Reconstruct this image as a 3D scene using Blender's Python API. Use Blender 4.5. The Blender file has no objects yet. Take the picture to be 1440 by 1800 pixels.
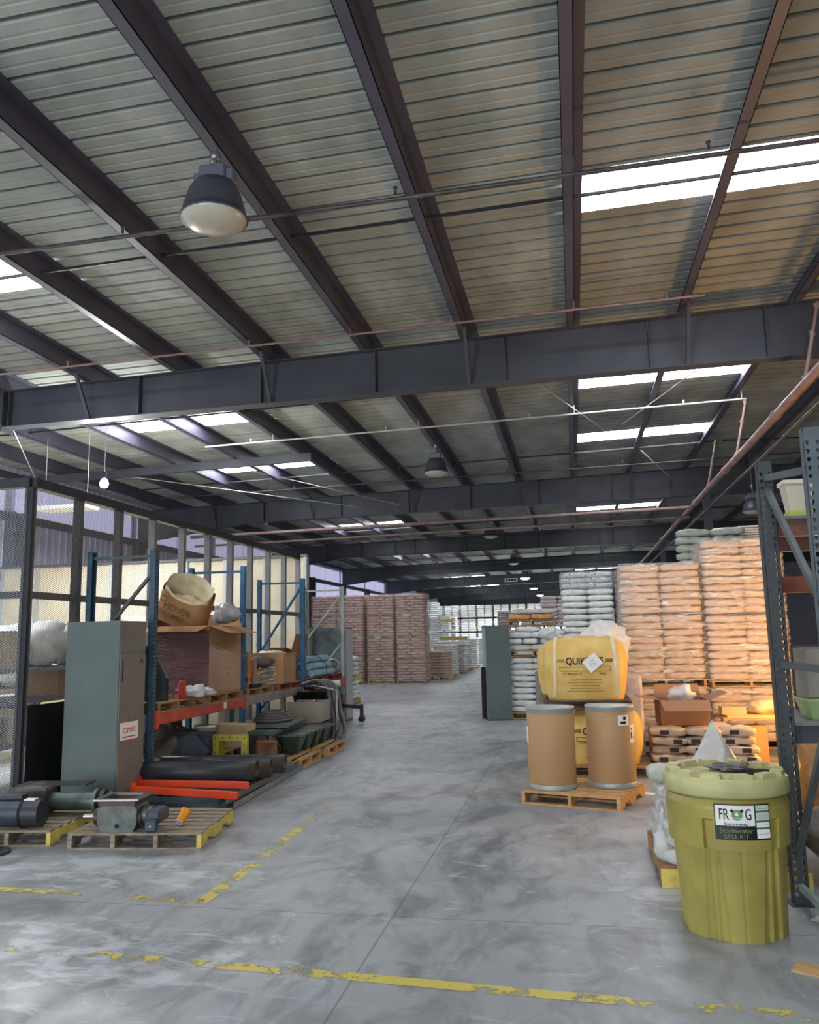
import bpy, bmesh, math, random
from mathutils import Vector, Matrix, noise
random.seed(11)
PI = math.pi
sc = bpy.context.scene
C = sc.collection
R_ = random.uniform

# ------------------------------------------------------------------ camera
def rot_axes(yaw, pitch, roll):
    cy, sy = math.cos(yaw), math.sin(yaw)
    fw = Vector((-sy, cy, 0)); rt = Vector((cy, sy, 0)); up = Vector((0, 0, 1))
    cp, sp = math.cos(pitch), math.sin(pitch)
    fw2 = fw*cp + up*sp; up2 = up*cp - fw*sp
    cr, sr = math.cos(roll), math.sin(roll)
    return rt*cr + up2*sr, up2*cr - rt*sr, fw2
r_, u_, f_ = rot_axes(math.radians(11.086), math.radians(8.71), -0.02)
cd = bpy.data.cameras.new('camera'); cam = bpy.data.objects.new('camera', cd); C.objects.link(cam)
M = Matrix(((r_.x, u_.x, -f_.x, 0), (r_.y, u_.y, -f_.y, 0), (r_.z, u_.z, -f_.z, 1.78), (0, 0, 0, 1)))
cam.matrix_world = M
cd.sensor_fit = 'HORIZONTAL'; cd.sensor_width = 36; cd.lens = 36*1441/1440
cd.clip_start = .05; cd.clip_end = 300
sc.camera = cam
sc.view_settings.view_transform = 'Standard'; sc.view_settings.look = 'None'
sc.view_settings.gamma = 1; sc.view_settings.use_curve_mapping = False
sc.view_settings.exposure = 0.55

# ------------------------------------------------------------------ materials
def _lin(c):
    return tuple((v/12.92 if v <= .04045 else ((v+.055)/1.055)**2.4) for v in c)
def rgb(h):
    return _lin(tuple(int(h[i:i+2], 16)/255 for i in (0, 2, 4)))
MATS = {}
def mat(name, col, rough=.6, metal=0., col2=None, scale=6., detail=4., bump=0., bscale=None, spec=.5, stretch=(1, 1, 1), lo=.35, hi=.65, coat=0., sub=0.):
    if name in MATS: return MATS[name]
    m = bpy.data.materials.new(name); m.use_nodes = True
    nt = m.node_tree; b = nt.nodes['Principled BSDF']
    c1 = rgb(col) if isinstance(col, str) else col
    b.inputs['Base Color'].default_value = (*c1, 1)
    b.inputs['Roughness'].default_value = rough
    b.inputs['Metallic'].default_value = metal
    b.inputs['Specular IOR Level'].default_value = spec
    b.inputs['Coat Weight'].default_value = coat
    if col2 or bump:
        tc = nt.nodes.new('ShaderNodeTexCoord'); mp = nt.nodes.new('ShaderNodeMapping')
        mp.inputs['Scale'].default_value = stretch
        nt.links.new(tc.outputs['Object'], mp.inputs['Vector'])
    if col2:
        n = nt.nodes.new('ShaderNodeTexNoise'); n.inputs['Scale'].default_value = scale; n.inputs['Detail'].default_value = detail
        nt.links.new(mp.outputs[0], n.inputs['Vector'])
        r = nt.nodes.new('ShaderNodeValToRGB')
        c2 = rgb(col2) if isinstance(col2, str) else col2
        r.color_ramp.elements[0].position = lo; r.color_ramp.elements[1].position = hi
        r.color_ramp.elements[0].color = (*c1, 1); r.color_ramp.elements[1].color = (*c2, 1)
        nt.links.new(n.outputs['Fac'], r.inputs[0]); nt.links.new(r.outputs[0], b.inputs['Base Color'])
    if bump:
        n2 = nt.nodes.new('ShaderNodeTexNoise'); n2.inputs['Scale'].default_value = bscale or scale*3; n2.inputs['Detail'].default_value = 5
        nt.links.new(mp.outputs[0], n2.inputs['Vector'])
        bp = nt.nodes.new('ShaderNodeBump'); bp.inputs['Strength'].default_value = bump; bp.inputs['Distance'].default_value = .02
        nt.links.new(n2.outputs['Fac'], bp.inputs['Height']); nt.links.new(bp.outputs[0], b.inputs['Normal'])
    MATS[name] = m
    return m
def emit(name, col, s):
    if name in MATS: return MATS[name]
    m = bpy.data.materials.new(name); m.use_nodes = True; nt = m.node_tree
    b = nt.nodes['Principled BSDF']
    c = rgb(col) if isinstance(col, str) else col
    b.inputs['Base Color'].default_value = (*c, 1); b.inputs['Emission Color'].default_value = (*c, 1)
    b.inputs['Emission Strength'].default_value = s
    MATS[name] = m
    return m
def film(name, col, alpha, rough=.18, bump=.5, scale=9., stretch=(1, 1, 4), crease_glint=0.):
    """thin clear plastic film with glossy wrinkles"""
    if name in MATS: return MATS[name]
    m = bpy.data.materials.new(name); m.use_nodes = True; nt = m.node_tree
    b = nt.nodes['Principled BSDF']; out = nt.nodes['Material Output']
    b.inputs['Base Color'].default_value = (*rgb(col), 1); b.inputs['Roughness'].default_value = rough
    b.inputs['Specular IOR Level'].default_value = .9
    tc = nt.nodes.new('ShaderNodeTexCoord'); mp = nt.nodes.new('ShaderNodeMapping'); mp.inputs['Scale'].default_value = stretch
    nt.links.new(tc.outputs['Object'], mp.inputs['Vector'])
    n = nt.nodes.new('ShaderNodeTexNoise'); n.inputs['Scale'].default_value = scale; n.inputs['Detail'].default_value = 3; n.inputs['Distortion'].default_value = 1.2
    nt.links.new(mp.outputs[0], n.inputs['Vector'])
    bp = nt.nodes.new('ShaderNodeBump'); bp.inputs['Strength'].default_value = bump; bp.inputs['Distance'].default_value = .05
    nt.links.new(n.outputs['Fac'], bp.inputs['Height']); nt.links.new(bp.outputs[0], b.inputs['Normal'])
    tr = nt.nodes.new('ShaderNodeBsdfTransparent')
    mx = nt.nodes.new('ShaderNodeMixShader'); mx.inputs[0].default_value = alpha
    if crease_glint:  # glints put into the opacity as whitish streaks along the wrinkles
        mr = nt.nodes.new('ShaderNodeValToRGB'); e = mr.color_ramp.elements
        e[0].position = .50; e[1].position = .66; e[0].color = (alpha,)*3+(1,); e[1].color = (crease_glint,)*3+(1,)
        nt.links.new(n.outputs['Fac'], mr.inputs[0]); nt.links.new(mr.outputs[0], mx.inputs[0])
    nt.links.new(tr.outputs[0], mx.inputs[1]); nt.links.new(b.outputs[0], mx.inputs[2]); nt.links.new(mx.outputs[0], out.inputs['Surface'])
    MATS[name] = m
    return m

steel_dark = mat('painted_steel_dark', '43454d', .5, 0, '50525a', 1.3, 4)
steel_purlin = mat('painted_purlin', '4c4b5c', .45, 0, '5a5766', 1.1, 4)
deck_mat = mat('roof_deck_underside', 'b2b7b0', .75, 0, '959991', 1.6, 6, stretch=(1, .5, 1))
galv = mat('galvanised', '9aa0a0', .4, .7, '7c8284', 12, 4)
rust_pipe = mat('red_oxide_pipe', '8a6a62', .5, .2, 'a08a84', 4, 4)
dark_pipe = mat('dark_pipe', '4a4446', .5, .3, '66605f', 5, 3)
white_pipe = mat('white_pipe', 'cfccc8', .5)
wood = mat('pallet_wood', 'b08a5c', .8, 0, '8d6a45', 7, 6, .25, 30, stretch=(1, 6, 6))
wood_grey = mat('weathered_wood', 'a89a86', .85, 0, '7e6f5e', 7, 6, .25, 30, stretch=(1, 6, 6))
wood_new = mat('fresh_pallet_wood', 'cfa873', .8, 0, 'b48a58', 7, 6, .25, 30, stretch=(1, 6, 6))
wood_red = mat('red_pallet_wood', '9a5a3c', .8, 0, '7a4630', 7, 6)
yellow_paint = mat('yellow_paint', 'd9c560', .6, 0, 'b59c48', 9, 5, lo=.45, hi=.75)
cardboard = mat('cardboard', 'b98d60', .8, 0, 'a67c52', 3, 3, .08)
cardboard2 = mat('cardboard_dark', '9c7049', .8, 0, '8c6240', 3, 3, .08)
kraft = mat('kraft_paper', 'a8794c', .75, 0, '93673e', 5, 4, .3, 12)
kraft_in = mat('paper_liner', 'e2d3b4', .7, 0, 'cdb98f', 6, 4, .4, 14)
cab_grey = mat('grey_cabinet_paint', '66716f', .5, 0, '5c6765', 2, 4)
cab_taupe = mat('grey_door_paint', '77766f', .5, 0, '6d6c66', 3, 4)
blue_rack = mat('blue_rack_paint', '2f6f9c', .5, 0, '27587c', 6, 4)
navy_rack = mat('navy_rack_paint', '304858', .5, 0, '3d5c70', 6, 4)
slate_rack = mat('slate_rack_paint', '56605f', .5, 0, '474f50', 5, 4)
pale_rack = mat('pale_green_rack_paint', '9aaca8', .5, 0, '869a96', 5, 4)
orange_beam = mat('orange_beam_paint', 'c4553c', .5, 0, 'a84834', 5, 4)
grey_beam = mat('grey_beam_paint', '9a928c', .6, 0, '827a75', 5, 4)
bright_red = mat('bright_red_orange', 'ea4a22', .45)
black_rub = mat('black_plastic', '26282c', .45, 0, '34373c', 5, 4)
black_flat = mat('flat_black', '101113', .7)
blue_motor = mat('blue_grey_motor', '3d4a57', .45, .1, '303a45', 6, 4)
cast = mat('cast_grey', '6f7570', .5, .4, '555a56', 8, 5)
cast_dark = mat('oily_cast_iron', '3f3d3b', .5, .5, '5b5652', 12, 5)
steel = mat('bare_steel', 'a5a5a2', .3, .9, '8c8c8a', 15, 4)
white_bag = mat('white_woven_plastic', 'eceee9', .55, 0, 'd8dbd7', 8, 4, .5, 9)
white_paper = mat('white_paper', 'e6e6e2', .7, 0, 'd4d4cf', 8, 4, .3, 12)
tan_bag = mat('tan_paper_bag', 'e2d0c0', .42, 0, 'd3b49f', 5, 5, .8, 6, stretch=(1, 1, 3))
brown_bag = mat('brown_paper_bag', 'deb09c', .6, 0, 'b78371', 6, 5, .8, 7)
pink_bag = mat('greyish_pink_bag', 'd8cecb', .6, 0, 'bcb0ac', 6, 5, .6, 7)
fibre = mat('fibre_drum_board', 'b99468', .6, 0, 'ad885d', 1.2, 3, stretch=(1, 1, .4))
ring_m = mat('grey_drum_ring', 'a3a9a6', .45, .3)
tub_m = mat('yellow_green_plastic', 'aea052', .42, 0, '9c8e47', 4, 5, .08, 18)
tub_lid = mat('pale_green_lid_plastic', 'c4bf88', .5, 0, 'b0ab76', 5, 5)
bulk_y = mat('yellow_woven_bag', 'e8c777', .7, 0, 'ddb55f', 5, 4, .4, 8)
strap_m = mat('cream_webbing', 'e4d9b8', .8)
label_w = mat('white_label', 'f0efea', .6)
ink = mat('black_print', '15150f', .7)
ink_red = mat('red_print', 'b3262a', .6)
ink_green = mat('green_print', '1d3a22', .6)
tan_print = mat('dark_tan_print', '5a4a2a', .7)
cream_wall = mat('cream_partition', 'c9bfa6', .7, 0, 'bcb097', 2, 3)
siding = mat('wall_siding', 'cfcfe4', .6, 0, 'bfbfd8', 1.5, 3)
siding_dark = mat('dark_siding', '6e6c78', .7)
lamp_body = mat('lamp_housing', '7c7f8c', .4, .5)
lamp_alu = mat('lamp_reflector', '5e626c', .45, .5)
lamp_off = mat('lamp_lens_off', 'c9c3b0', .25)
lamp_on = emit('lamp_lens_on', 'f4fbff', 25.)
sky_m = emit('skylight_fibreglass', 'f6f8ff', 9.5)
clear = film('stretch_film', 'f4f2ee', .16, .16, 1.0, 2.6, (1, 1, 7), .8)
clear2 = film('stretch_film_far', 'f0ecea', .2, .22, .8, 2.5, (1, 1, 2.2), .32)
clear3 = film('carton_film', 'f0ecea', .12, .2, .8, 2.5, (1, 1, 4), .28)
purple = film('purple_wrap', '6d4a50', .8, .18, .5, 6, (1, 1, 5))
green_bin = mat('green_bin', '9db37e', .5)

# ------------------------------------------------------------------ mesh builder
class MB:
    def __init__(s): s.v = []; s.f = []; s.mi = []; s.sm = []; s.cur = 0; s.smooth = False
    def add(s, vs, fs, smooth=None):
        o = len(s.v); s.v += [tuple(v) for v in vs]
        for f in fs:
            s.f.append([i+o for i in f]); s.mi.append(s.cur); s.sm.append(s.smooth if smooth is None else smooth)
        return s
    def box(s, x0, x1, y0, y1, z0, z1, M=None, bev=0.):
        if bev:
            vs = []
            b = min(bev, (x1-x0)*.49, (y1-y0)*.49, (z1-z0)*.49)
            for (zz, ins) in ((z0, b), (z0+b, 0), (z1-b, 0), (z1, b)):
                a, c, d, e = x0+ins, x1-ins, y0+ins, y1-ins
                k = b*.6 if not ins else 0
                vs += [(a+k, d, zz), (c-k, d, zz), (c, d+k, zz), (c, e-k, zz), (c-k, e, zz), (a+k, e, zz), (a, e-k, zz), (a, d+k, zz)]
            fs = [[7, 6, 5, 4, 3, 2, 1, 0], [24+i for i in range(8)]]
            for r in range(3):
                for i in range(8):
                    j = (i+1) % 8; fs.append([r*8+i, r*8+j, r*8+8+j, r*8+8+i])
        else:
            vs = [(x0, y0, z0), (x1, y0, z0), (x1, y1, z0), (x0, y1, z0), (x0, y0, z1), (x1, y0, z1), (x1, y1, z1), (x0, y1, z1)]
            fs = [[0, 3, 2, 1], [4, 5, 6, 7], [0, 1, 5, 4], [1, 2, 6, 5], [2, 3, 7, 6], [3, 0, 4, 7]]
        if M: vs = [M @ Vector(v) for v in vs]
        return s.add(vs, fs, False)
    def tube(s, pts, r, n=10, cap=True, radii=None):
        pts = [Vector(p) for p in pts]; vs = []; fs = []
        L = len(pts); prev = None
        for i, p in enumerate(pts):
            d = (pts[min(i+1, L-1)] - pts[max(i-1, 0)]).normalized()
            if prev is None:
                a = d.orthogonal().normalized()
            else:
                a = prev - d*prev.dot(d)
                a = a.normalized() if a.length > 1e-6 else d.orthogonal().normalized()
            prev = a; b = d.cross(a); rr = radii[i] if radii else r
            for k in range(n):
                t = 2*PI*k/n; vs.append(p + a*math.cos(t)*rr + b*math.sin(t)*rr)
        for i in range(L-1):
            for k in range(n):
                k2 = (k+1) % n; fs.append([i*n+k, i*n+k2, (i+1)*n+k2, (i+1)*n+k])
        s.add(vs, fs, True)
        if cap:
            s.add([vs[k] for k in range(n)], [list(range(n-1, -1, -1))], False)
            s.add([vs[(L-1)*n+k] for k in range(n)], [list(range(n))], False)
        return s
    def bar(s, p0, p1, w, h, up=(0, 0, 1)):
        p0 = Vector(p0); p1 = Vector(p1); d = (p1-p0).normalized(); u = Vector(up); a = d.cross(u)
        if a.length < 1e-4: a = d.orthogonal()
        a.normalize(); u = a.cross(d)
        vs = []
        for p in (p0, p1):
            for sx, sy in ((-1, -1), (1, -1), (1, 1), (-1, 1)): vs.append(p + a*sx*w/2 + u*sy*h/2)
        return s.add(vs, [[0, 3, 2, 1], [4, 5, 6, 7], [0, 1, 5, 4], [1, 2, 6, 5], [2, 3, 7, 6], [3, 0, 4, 7]], False)
    def lathe(s, prof, n=32, c=(0, 0, 0), smooth=True):
        vs = []; fs = []
        for (r, z) in prof:
            for k in range(n):
                t = 2*PI*k/n; vs.append((c[0]+r*math.cos(t), c[1]+r*math.sin(t), c[2]+z))
        for i in range(len(prof)-1):
            for k in range(n):
                k2 = (k+1) % n; fs.append([i*n+k, i*n+k2, (i+1)*n+k2, (i+1)*n+k])
        return s.add(vs, fs, smooth)
    def disc(s, r, z, n=32, c=(0, 0, 0), up=True):
        vs = [(c[0]+r*math.cos(2*PI*k/n), c[1]+r*math.sin(2*PI*k/n), c[2]+z) for k in range(n)]
        return s.add(vs, [list(range(n)) if up else list(range(n-1, -1, -1))], False)
    def prism(s, poly, p0, ax, ay, az):
        """poly of 2-D points in (ax, ay), extruded by az from p0"""
        p0, ax, ay, az = Vector(p0), Vector(ax), Vector(ay), Vector(az)
        n = len(poly); vs = [p0+ax*a+ay*b for a, b in poly]; vs += [v+az for v in vs]
        fs = [list(range(n-1, -1, -1)), list(range(n, 2*n))] + [[i, (i+1) % n, n+(i+1) % n, n+i] for i in range(n)]
        return s.add(vs, fs, False)
    def grid(s, fn, nu, nv, smooth=True):
        vs = [fn(i/nu, j/nv) for j in range(nv+1) for i in range(nu+1)]
        fs = [[j*(nu+1)+i, j*(nu+1)+i+1, (j+1)*(nu+1)+i+1, (j+1)*(nu+1)+i] for j in range(nv) for i in range(nu)]
        return s.add(vs, fs, smooth)
    def mesh(s, name, mats):
        me = bpy.data.meshes.new(name); me.from_pydata([tuple(v) for v in s.v], [], s.f)
        if not isinstance(mats, (list, tuple)): mats = [mats]
        for m in mats: me.materials.append(m)
        me.polygons.foreach_set('material_index', s.mi); me.polygons.foreach_set('use_smooth', s.sm); me.update()
        return me
    def build(s, name, mats, parent=None, loc=None, rz=0, label=None):
        o = bpy.data.objects.new(name, s.mesh(name, mats)); C.objects.link(o)
        if parent is not None: o.parent = parent
        if loc is not None: o.location = loc
        if rz: o.rotation_euler = (0, 0, rz)
        if label: o['label'] = label
        return o
def tag(o, label, cat, group=None, kind=None):
    o['label'] = label; o['category'] = cat
    if group: o['group'] = group
    if kind: o['kind'] = kind
    return o
def thing(name, label, cat, loc=(0, 0, 0), rz=0., group=None, rot=None):
    o = bpy.data.objects.new(name, None); C.objects.link(o); o.empty_display_size = .1
    o.location = loc; o.rotation_euler = rot or (0, 0, rz)
    return tag(o, label, cat, group)
def struct(o):
    o['kind'] = 'structure'; return o
def dup(root, loc=None, rz=None, label=None, group=None):
    r = root.copy(); C.objects.link(r)
    if loc is not None: r.location = loc
    if rz is not None: r.rotation_euler = (0, 0, rz)
    if label: r['label'] = label
    if group: r['group'] = group
    for ch in [c for c in root.children]:
        c = ch.copy(); C.objects.link(c); c.parent = r
        for g in [g for g in ch.children]:
            d = g.copy(); C.objects.link(d); d.parent = c
    return r
def text(s, size, m, parent, loc, rot, name='printed_lettering', ext=.0008, sx=1., align='CENTER', label=None, bold=0.):
    cu = bpy.data.curves.new(name, 'FONT'); cu.body = s; cu.size = size; cu.align_x = align; cu.align_y = 'CENTER'; cu.extrude = ext; cu.offset = size*bold
    cu.materials.append(m)
    tmp = bpy.data.objects.new(name, cu); me = bpy.data.meshes.new_from_object(tmp); bpy.data.objects.remove(tmp); bpy.data.curves.remove(cu)
    o = bpy.data.objects.new(name, me); C.objects.link(o); o.parent = parent; o.location = loc; o.rotation_euler = rot; o.scale = (sx, 1, 1)
    if label: o['label'] = label
    return o
def crumple(cx, cy, cz, rx, ry, rz, seed, n=12, amp=.35, flat=True):
    """a crumpled lump (film or cloth) resting on cz"""
    m = MB(); vs = []; fs = []
    nu, nv = n*2, n
    for j in range(nv+1):
        ph = PI*j/nv
        for i in range(nu):
            t = 2*PI*i/nu; d = Vector((math.sin(ph)*math.cos(t), math.sin(ph)*math.sin(t), math.cos(ph)))
            q = d*1.7 + Vector((seed*3.1, seed*1.7, seed))
            k = 1 + amp*noise.noise(q) + amp*.9*abs(noise.noise(q*2.7)) - amp*.5*abs(noise.noise(q*5.1))
            z = cz + rz + d.z*rz*k
            vs.append((cx+d.x*rx*k, cy+d.y*ry*k, max(z, cz) if flat else z))
    for j in range(nv):
        for i in range(nu):
            i2 = (i+1) % nu; fs.append([j*nu+i, (j+1)*nu+i, (j+1)*nu+i2, j*nu+i2])
    m.add(vs, fs, True)
    return m
# ------------------------------------------------------------------ floor
def floor_material():
    m = bpy.data.materials.new('concrete_floor'); m.use_nodes = True; nt = m.node_tree; L = nt.links
    b = nt.nodes['Principled BSDF']
    tc = nt.nodes.new('ShaderNodeTexCoord'); sep = nt.nodes.new('ShaderNodeSeparateXYZ'); L.new(tc.outputs['Object'], sep.inputs[0])
    def noise_(scale, det, st=(1, 1, 1), dist=0., rough=.5):
        mp = nt.nodes.new('ShaderNodeMapping'); mp.inputs['Scale'].default_value = st; L.new(tc.outputs['Object'], mp.inputs[0])
        n = nt.nodes.new('ShaderNodeTexNoise'); n.inputs['Scale'].default_value = scale; n.inputs['Detail'].default_value = det
        n.inputs['Distortion'].default_value = dist; n.inputs['Roughness'].default_value = rough; L.new(mp.outputs[0], n.inputs['Vector']); return n.outputs['Fac']
    def ramp(f, p0, p1, c0=(0, 0, 0), c1=(1, 1, 1)):
        r = nt.nodes.new('ShaderNodeValToRGB'); r.color_ramp.elements[0].position = p0; r.color_ramp.elements[1].position = p1
        r.color_ramp.elements[0].color = (*c0, 1); r.color_ramp.elements[1].color = (*c1, 1); L.new(f, r.inputs[0]); return r.outputs[0]
    def mix(f, a, b_, t='MIX'):
        x = nt.nodes.new('ShaderNodeMix'); x.data_type = 'RGBA'; x.blend_type = t
        if isinstance(f, float): x.inputs[0].default_value = f
        else: L.new(f, x.inputs[0])
        for i, v in ((6, a), (7, b_)):
            if isinstance(v, tuple): x.inputs[i].default_value = (*v, 1)
            else: L.new(v, x.inputs[i])
        return x.outputs[2]
    def math_(op, a, b_=None):
        x = nt.nodes.new('ShaderNodeMath'); x.operation = op
        for i, v in enumerate((a, b_)):
            if v is None: continue
            if isinstance(v, (int, float)): x.inputs[i].default_value = v
            else: L.new(v, x.inputs[i])
        return x.outputs[0]
    base = ramp(noise_(.55, 6, (1, 1, 1), .6), .3, .7, rgb('8e9393'), rgb('a3a8a8'))
    base = mix(ramp(noise_(2.6, 7, (1.2, .6, 1), 1.2, .6), .47, .63), base, rgb('7f8384'))
    stain = ramp(noise_(.8, 8, (1.1, .55, 1), 1.6, .62), .52, .66)
    base = mix(math_('MULTIPLY', stain, .8), base, rgb('5c5f60'))
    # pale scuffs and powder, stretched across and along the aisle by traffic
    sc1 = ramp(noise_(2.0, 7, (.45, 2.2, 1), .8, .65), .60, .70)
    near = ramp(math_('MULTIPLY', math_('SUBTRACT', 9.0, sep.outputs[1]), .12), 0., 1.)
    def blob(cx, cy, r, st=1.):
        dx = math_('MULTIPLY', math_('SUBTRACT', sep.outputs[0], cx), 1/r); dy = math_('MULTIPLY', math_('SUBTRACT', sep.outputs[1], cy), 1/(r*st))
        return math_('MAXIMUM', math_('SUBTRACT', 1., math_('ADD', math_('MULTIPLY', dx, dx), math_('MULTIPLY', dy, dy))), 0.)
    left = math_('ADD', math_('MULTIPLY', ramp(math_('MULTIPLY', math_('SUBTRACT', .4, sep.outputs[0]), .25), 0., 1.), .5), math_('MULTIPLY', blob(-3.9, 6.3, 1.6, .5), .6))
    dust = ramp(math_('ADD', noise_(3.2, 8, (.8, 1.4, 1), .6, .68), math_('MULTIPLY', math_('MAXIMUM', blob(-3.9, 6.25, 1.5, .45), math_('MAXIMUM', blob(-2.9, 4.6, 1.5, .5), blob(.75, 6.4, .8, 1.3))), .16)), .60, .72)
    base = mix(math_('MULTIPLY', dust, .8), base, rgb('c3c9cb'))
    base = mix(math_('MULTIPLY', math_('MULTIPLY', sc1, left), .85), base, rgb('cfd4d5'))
    sc2 = ramp(noise_(5.5, 8, (.5, 2.5, 1), .3, .7), .63, .69)
    base = mix(math_('MULTIPLY', sc2, .5), base, rgb('bfc2c1'))
    spk = ramp(noise_(38, 3), .72, .76)
    base = mix(math_('MULTIPLY', spk, .5), base, rgb('c9cccb'))
    # saw-cut joints
    def joint(coord, off, per, w=.006):
        t = math_('FRACT', math_('DIVIDE', math_('SUBTRACT', coord, off), per))
        d = math_('MULTIPLY', math_('MINIMUM', t, math_('SUBTRACT', 1., t)), per)
        return math_('LESS_THAN', d, w)
    j = math_('MAXIMUM', joint(sep.outputs[0], -1.24, 4.6), joint(sep.outputs[1], 5.5, 4.2))
    base = mix(math_('MULTIPLY', j, .6), base, rgb('4c4d4d'))
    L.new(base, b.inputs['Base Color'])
    rg = nt.nodes.new('ShaderNodeMapRange'); L.new(noise_(1.3, 6, (1, .6, 1), .8), rg.inputs[0])
    rg.inputs[1].default_value = .3; rg.inputs[2].default_value = .7; rg.inputs[3].default_value = .30; rg.inputs[4].default_value = .52
    L.new(rg.outputs[0], b.inputs['Roughness'])
    bp = nt.nodes.new('ShaderNodeBump'); bp.inputs['Strength'].default_value = .25; bp.inputs['Distance'].default_value = .01
    L.new(noise_(9, 6), bp.inputs['Height']); L.new(bp.outputs[0], b.inputs['Normal'])
    return m
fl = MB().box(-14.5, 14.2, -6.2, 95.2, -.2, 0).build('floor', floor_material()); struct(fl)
def worn_paint():
    m = bpy.data.materials.new('worn_yellow_line'); m.use_nodes = True; nt = m.node_tree; L = nt.links
    b = nt.nodes['Principled BSDF']; out = nt.nodes['Material Output']
    b.inputs['Base Color'].default_value = (*rgb('c9b955'), 1); b.inputs['Roughness'].default_value = .5
    tc = nt.nodes.new('ShaderNodeTexCoord'); n = nt.nodes.new('ShaderNodeTexNoise'); n.inputs['Scale'].default_value = 5; n.inputs['Detail'].default_value = 8; n.inputs['Roughness'].default_value = .68
    L.new(tc.outputs['Object'], n.inputs['Vector'])
    r = nt.nodes.new('ShaderNodeValToRGB'); r.color_ramp.elements[0].position = .47; r.color_ramp.elements[1].position = .53
    at = nt.nodes.new('ShaderNodeAttribute'); at.attribute_name = 'wear'
    ad = nt.nodes.new('ShaderNodeMath'); ad.operation = 'SUBTRACT'; L.new(n.outputs['Fac'], ad.inputs[0]); L.new(at.outputs['Fac'], ad.inputs[1])
    L.new(ad.outputs[0], r.inputs[0])
    tr = nt.nodes.new('ShaderNodeBsdfTransparent'); mx = nt.nodes.new('ShaderNodeMixShader')
    L.new(r.outputs[0], mx.inputs[0]); L.new(tr.outputs[0], mx.inputs[1]); L.new(b.outputs[0], mx.inputs[2]); L.new(mx.outputs[0], out.inputs['Surface'])
    return m
worn = worn_paint()
def line(pts, w, wear):
    m = MB(); vs = []; fs = []; wr = []
    for i, p in enumerate(pts):
        p = Vector(p); d = (Vector(pts[min(i+1, len(pts)-1)]) - Vector(pts[max(i-1, 0)])).normalized(); a = Vector((-d.y, d.x, 0))
        vs += [p+a*w/2, p-a*w/2]; wr += [wear[i]]*2
        if i: fs.append([2*i-2, 2*i-1, 2*i+1, 2*i])
    m.add([(v[0], v[1], .0015) for v in vs], fs)
    o = m.build('line_marking', worn, fl)
    at = o.data.attributes.new('wear', 'FLOAT', 'POINT'); at.data.foreach_set('value', wr)
    return o
line([(-5.5, 4.68, 0), (-3.43, 4.64, 0), (-2.4, 4.6, 0), (-1.3, 4.54, 0), (-.3, 4.47, 0), (.6, 4.42, 0), (1.9, 4.35, 0)], .10, [.10, .06, .03, .0, -.05, .05, .09])
line([(-6.2, 5.72, 0), (-4.26, 5.7, 0), (-2.62, 5.62, 0)], .09, [.05, .03, .0])
line([(-2.62, 5.6, 0), (-2.62, 6.1, 0), (-2.62, 6.7, 0), (-2.66, 7.4, 0), (-2.66, 8.2, 0), (-2.68, 9.6, 0)], .10, [-.03, -.03, .02, .01, -.02, .12])

# ------------------------------------------------------------------ roof
def zdeck(x): return 6.79 + .025*x if x < 4 else 6.89 - .025*(x-4)
RIB = .305
PX = [.22 + 1.65*k for k in range(-8, 9)]
RB = (.22, 3.52); LB = (-9.68, -6.38)
rows = []   # (first rib index, x0, x1)
def rib_i(y): return round((y + 6.1)/RIB)
for y, blocks in ((3.6, (RB, LB)), (8.5, (RB, LB))): rows += [(rib_i(y), *b) for b in blocks]
for k in range(6):
    for y in (16.0, 20.6): rows += [(rib_i(y + 12.5*k), *b) for b in (RB, LB)]
sky_of = {}
for i, a, b in rows:
    for q in range(3): sky_of.setdefault(i+q, []).append((a, b))
PROF = [(0, 0), (.085, 0), (.095, .005), (.115, .005), (.125, 0), (.213, 0), (.219, .075), (.276, .075), (.282, 0), (.305, 0)]
def strip(m, i, xa, xb):
    y0 = -6.1 + i*RIB; cuts = [xa] + ([4.] if xa < 4 < xb else []) + [xb]
    for c0, c1 in zip(cuts, cuts[1:]):
        vs = [(x, y0+dy, zdeck(x)+dz) for x in (c0, c1) for dy, dz in PROF]; n = len(PROF)
        m.add(vs, [[k, k+1, n+k+1, n+k] for k in range(n-1)], False)
deck = MB()
NR = int(101.3/RIB)
for i in range(NR):
    segs = sorted(sky_of.get(i, [])); x = -14.5
    for a, b in segs:
        strip(deck, i, x, a); x = b
    strip(deck, i, x, 14.2)
ceil = deck.build('ceiling', deck_mat); struct(ceil)
# an opaque outer skin keeps daylight out except at the fibreglass panels
n_w = 0
for i, a, b in rows:
    for (p, q) in [(x, x+1.65) for x in PX if a-.01 <= x < b-.1]:
        m = MB()
        for k in range(3): strip(m, i+k, p, q)
        n_w += 1
        struct(m.build('window_%d' % n_w, sky_m))
zpb = lambda x: zdeck(x) - .30
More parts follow.
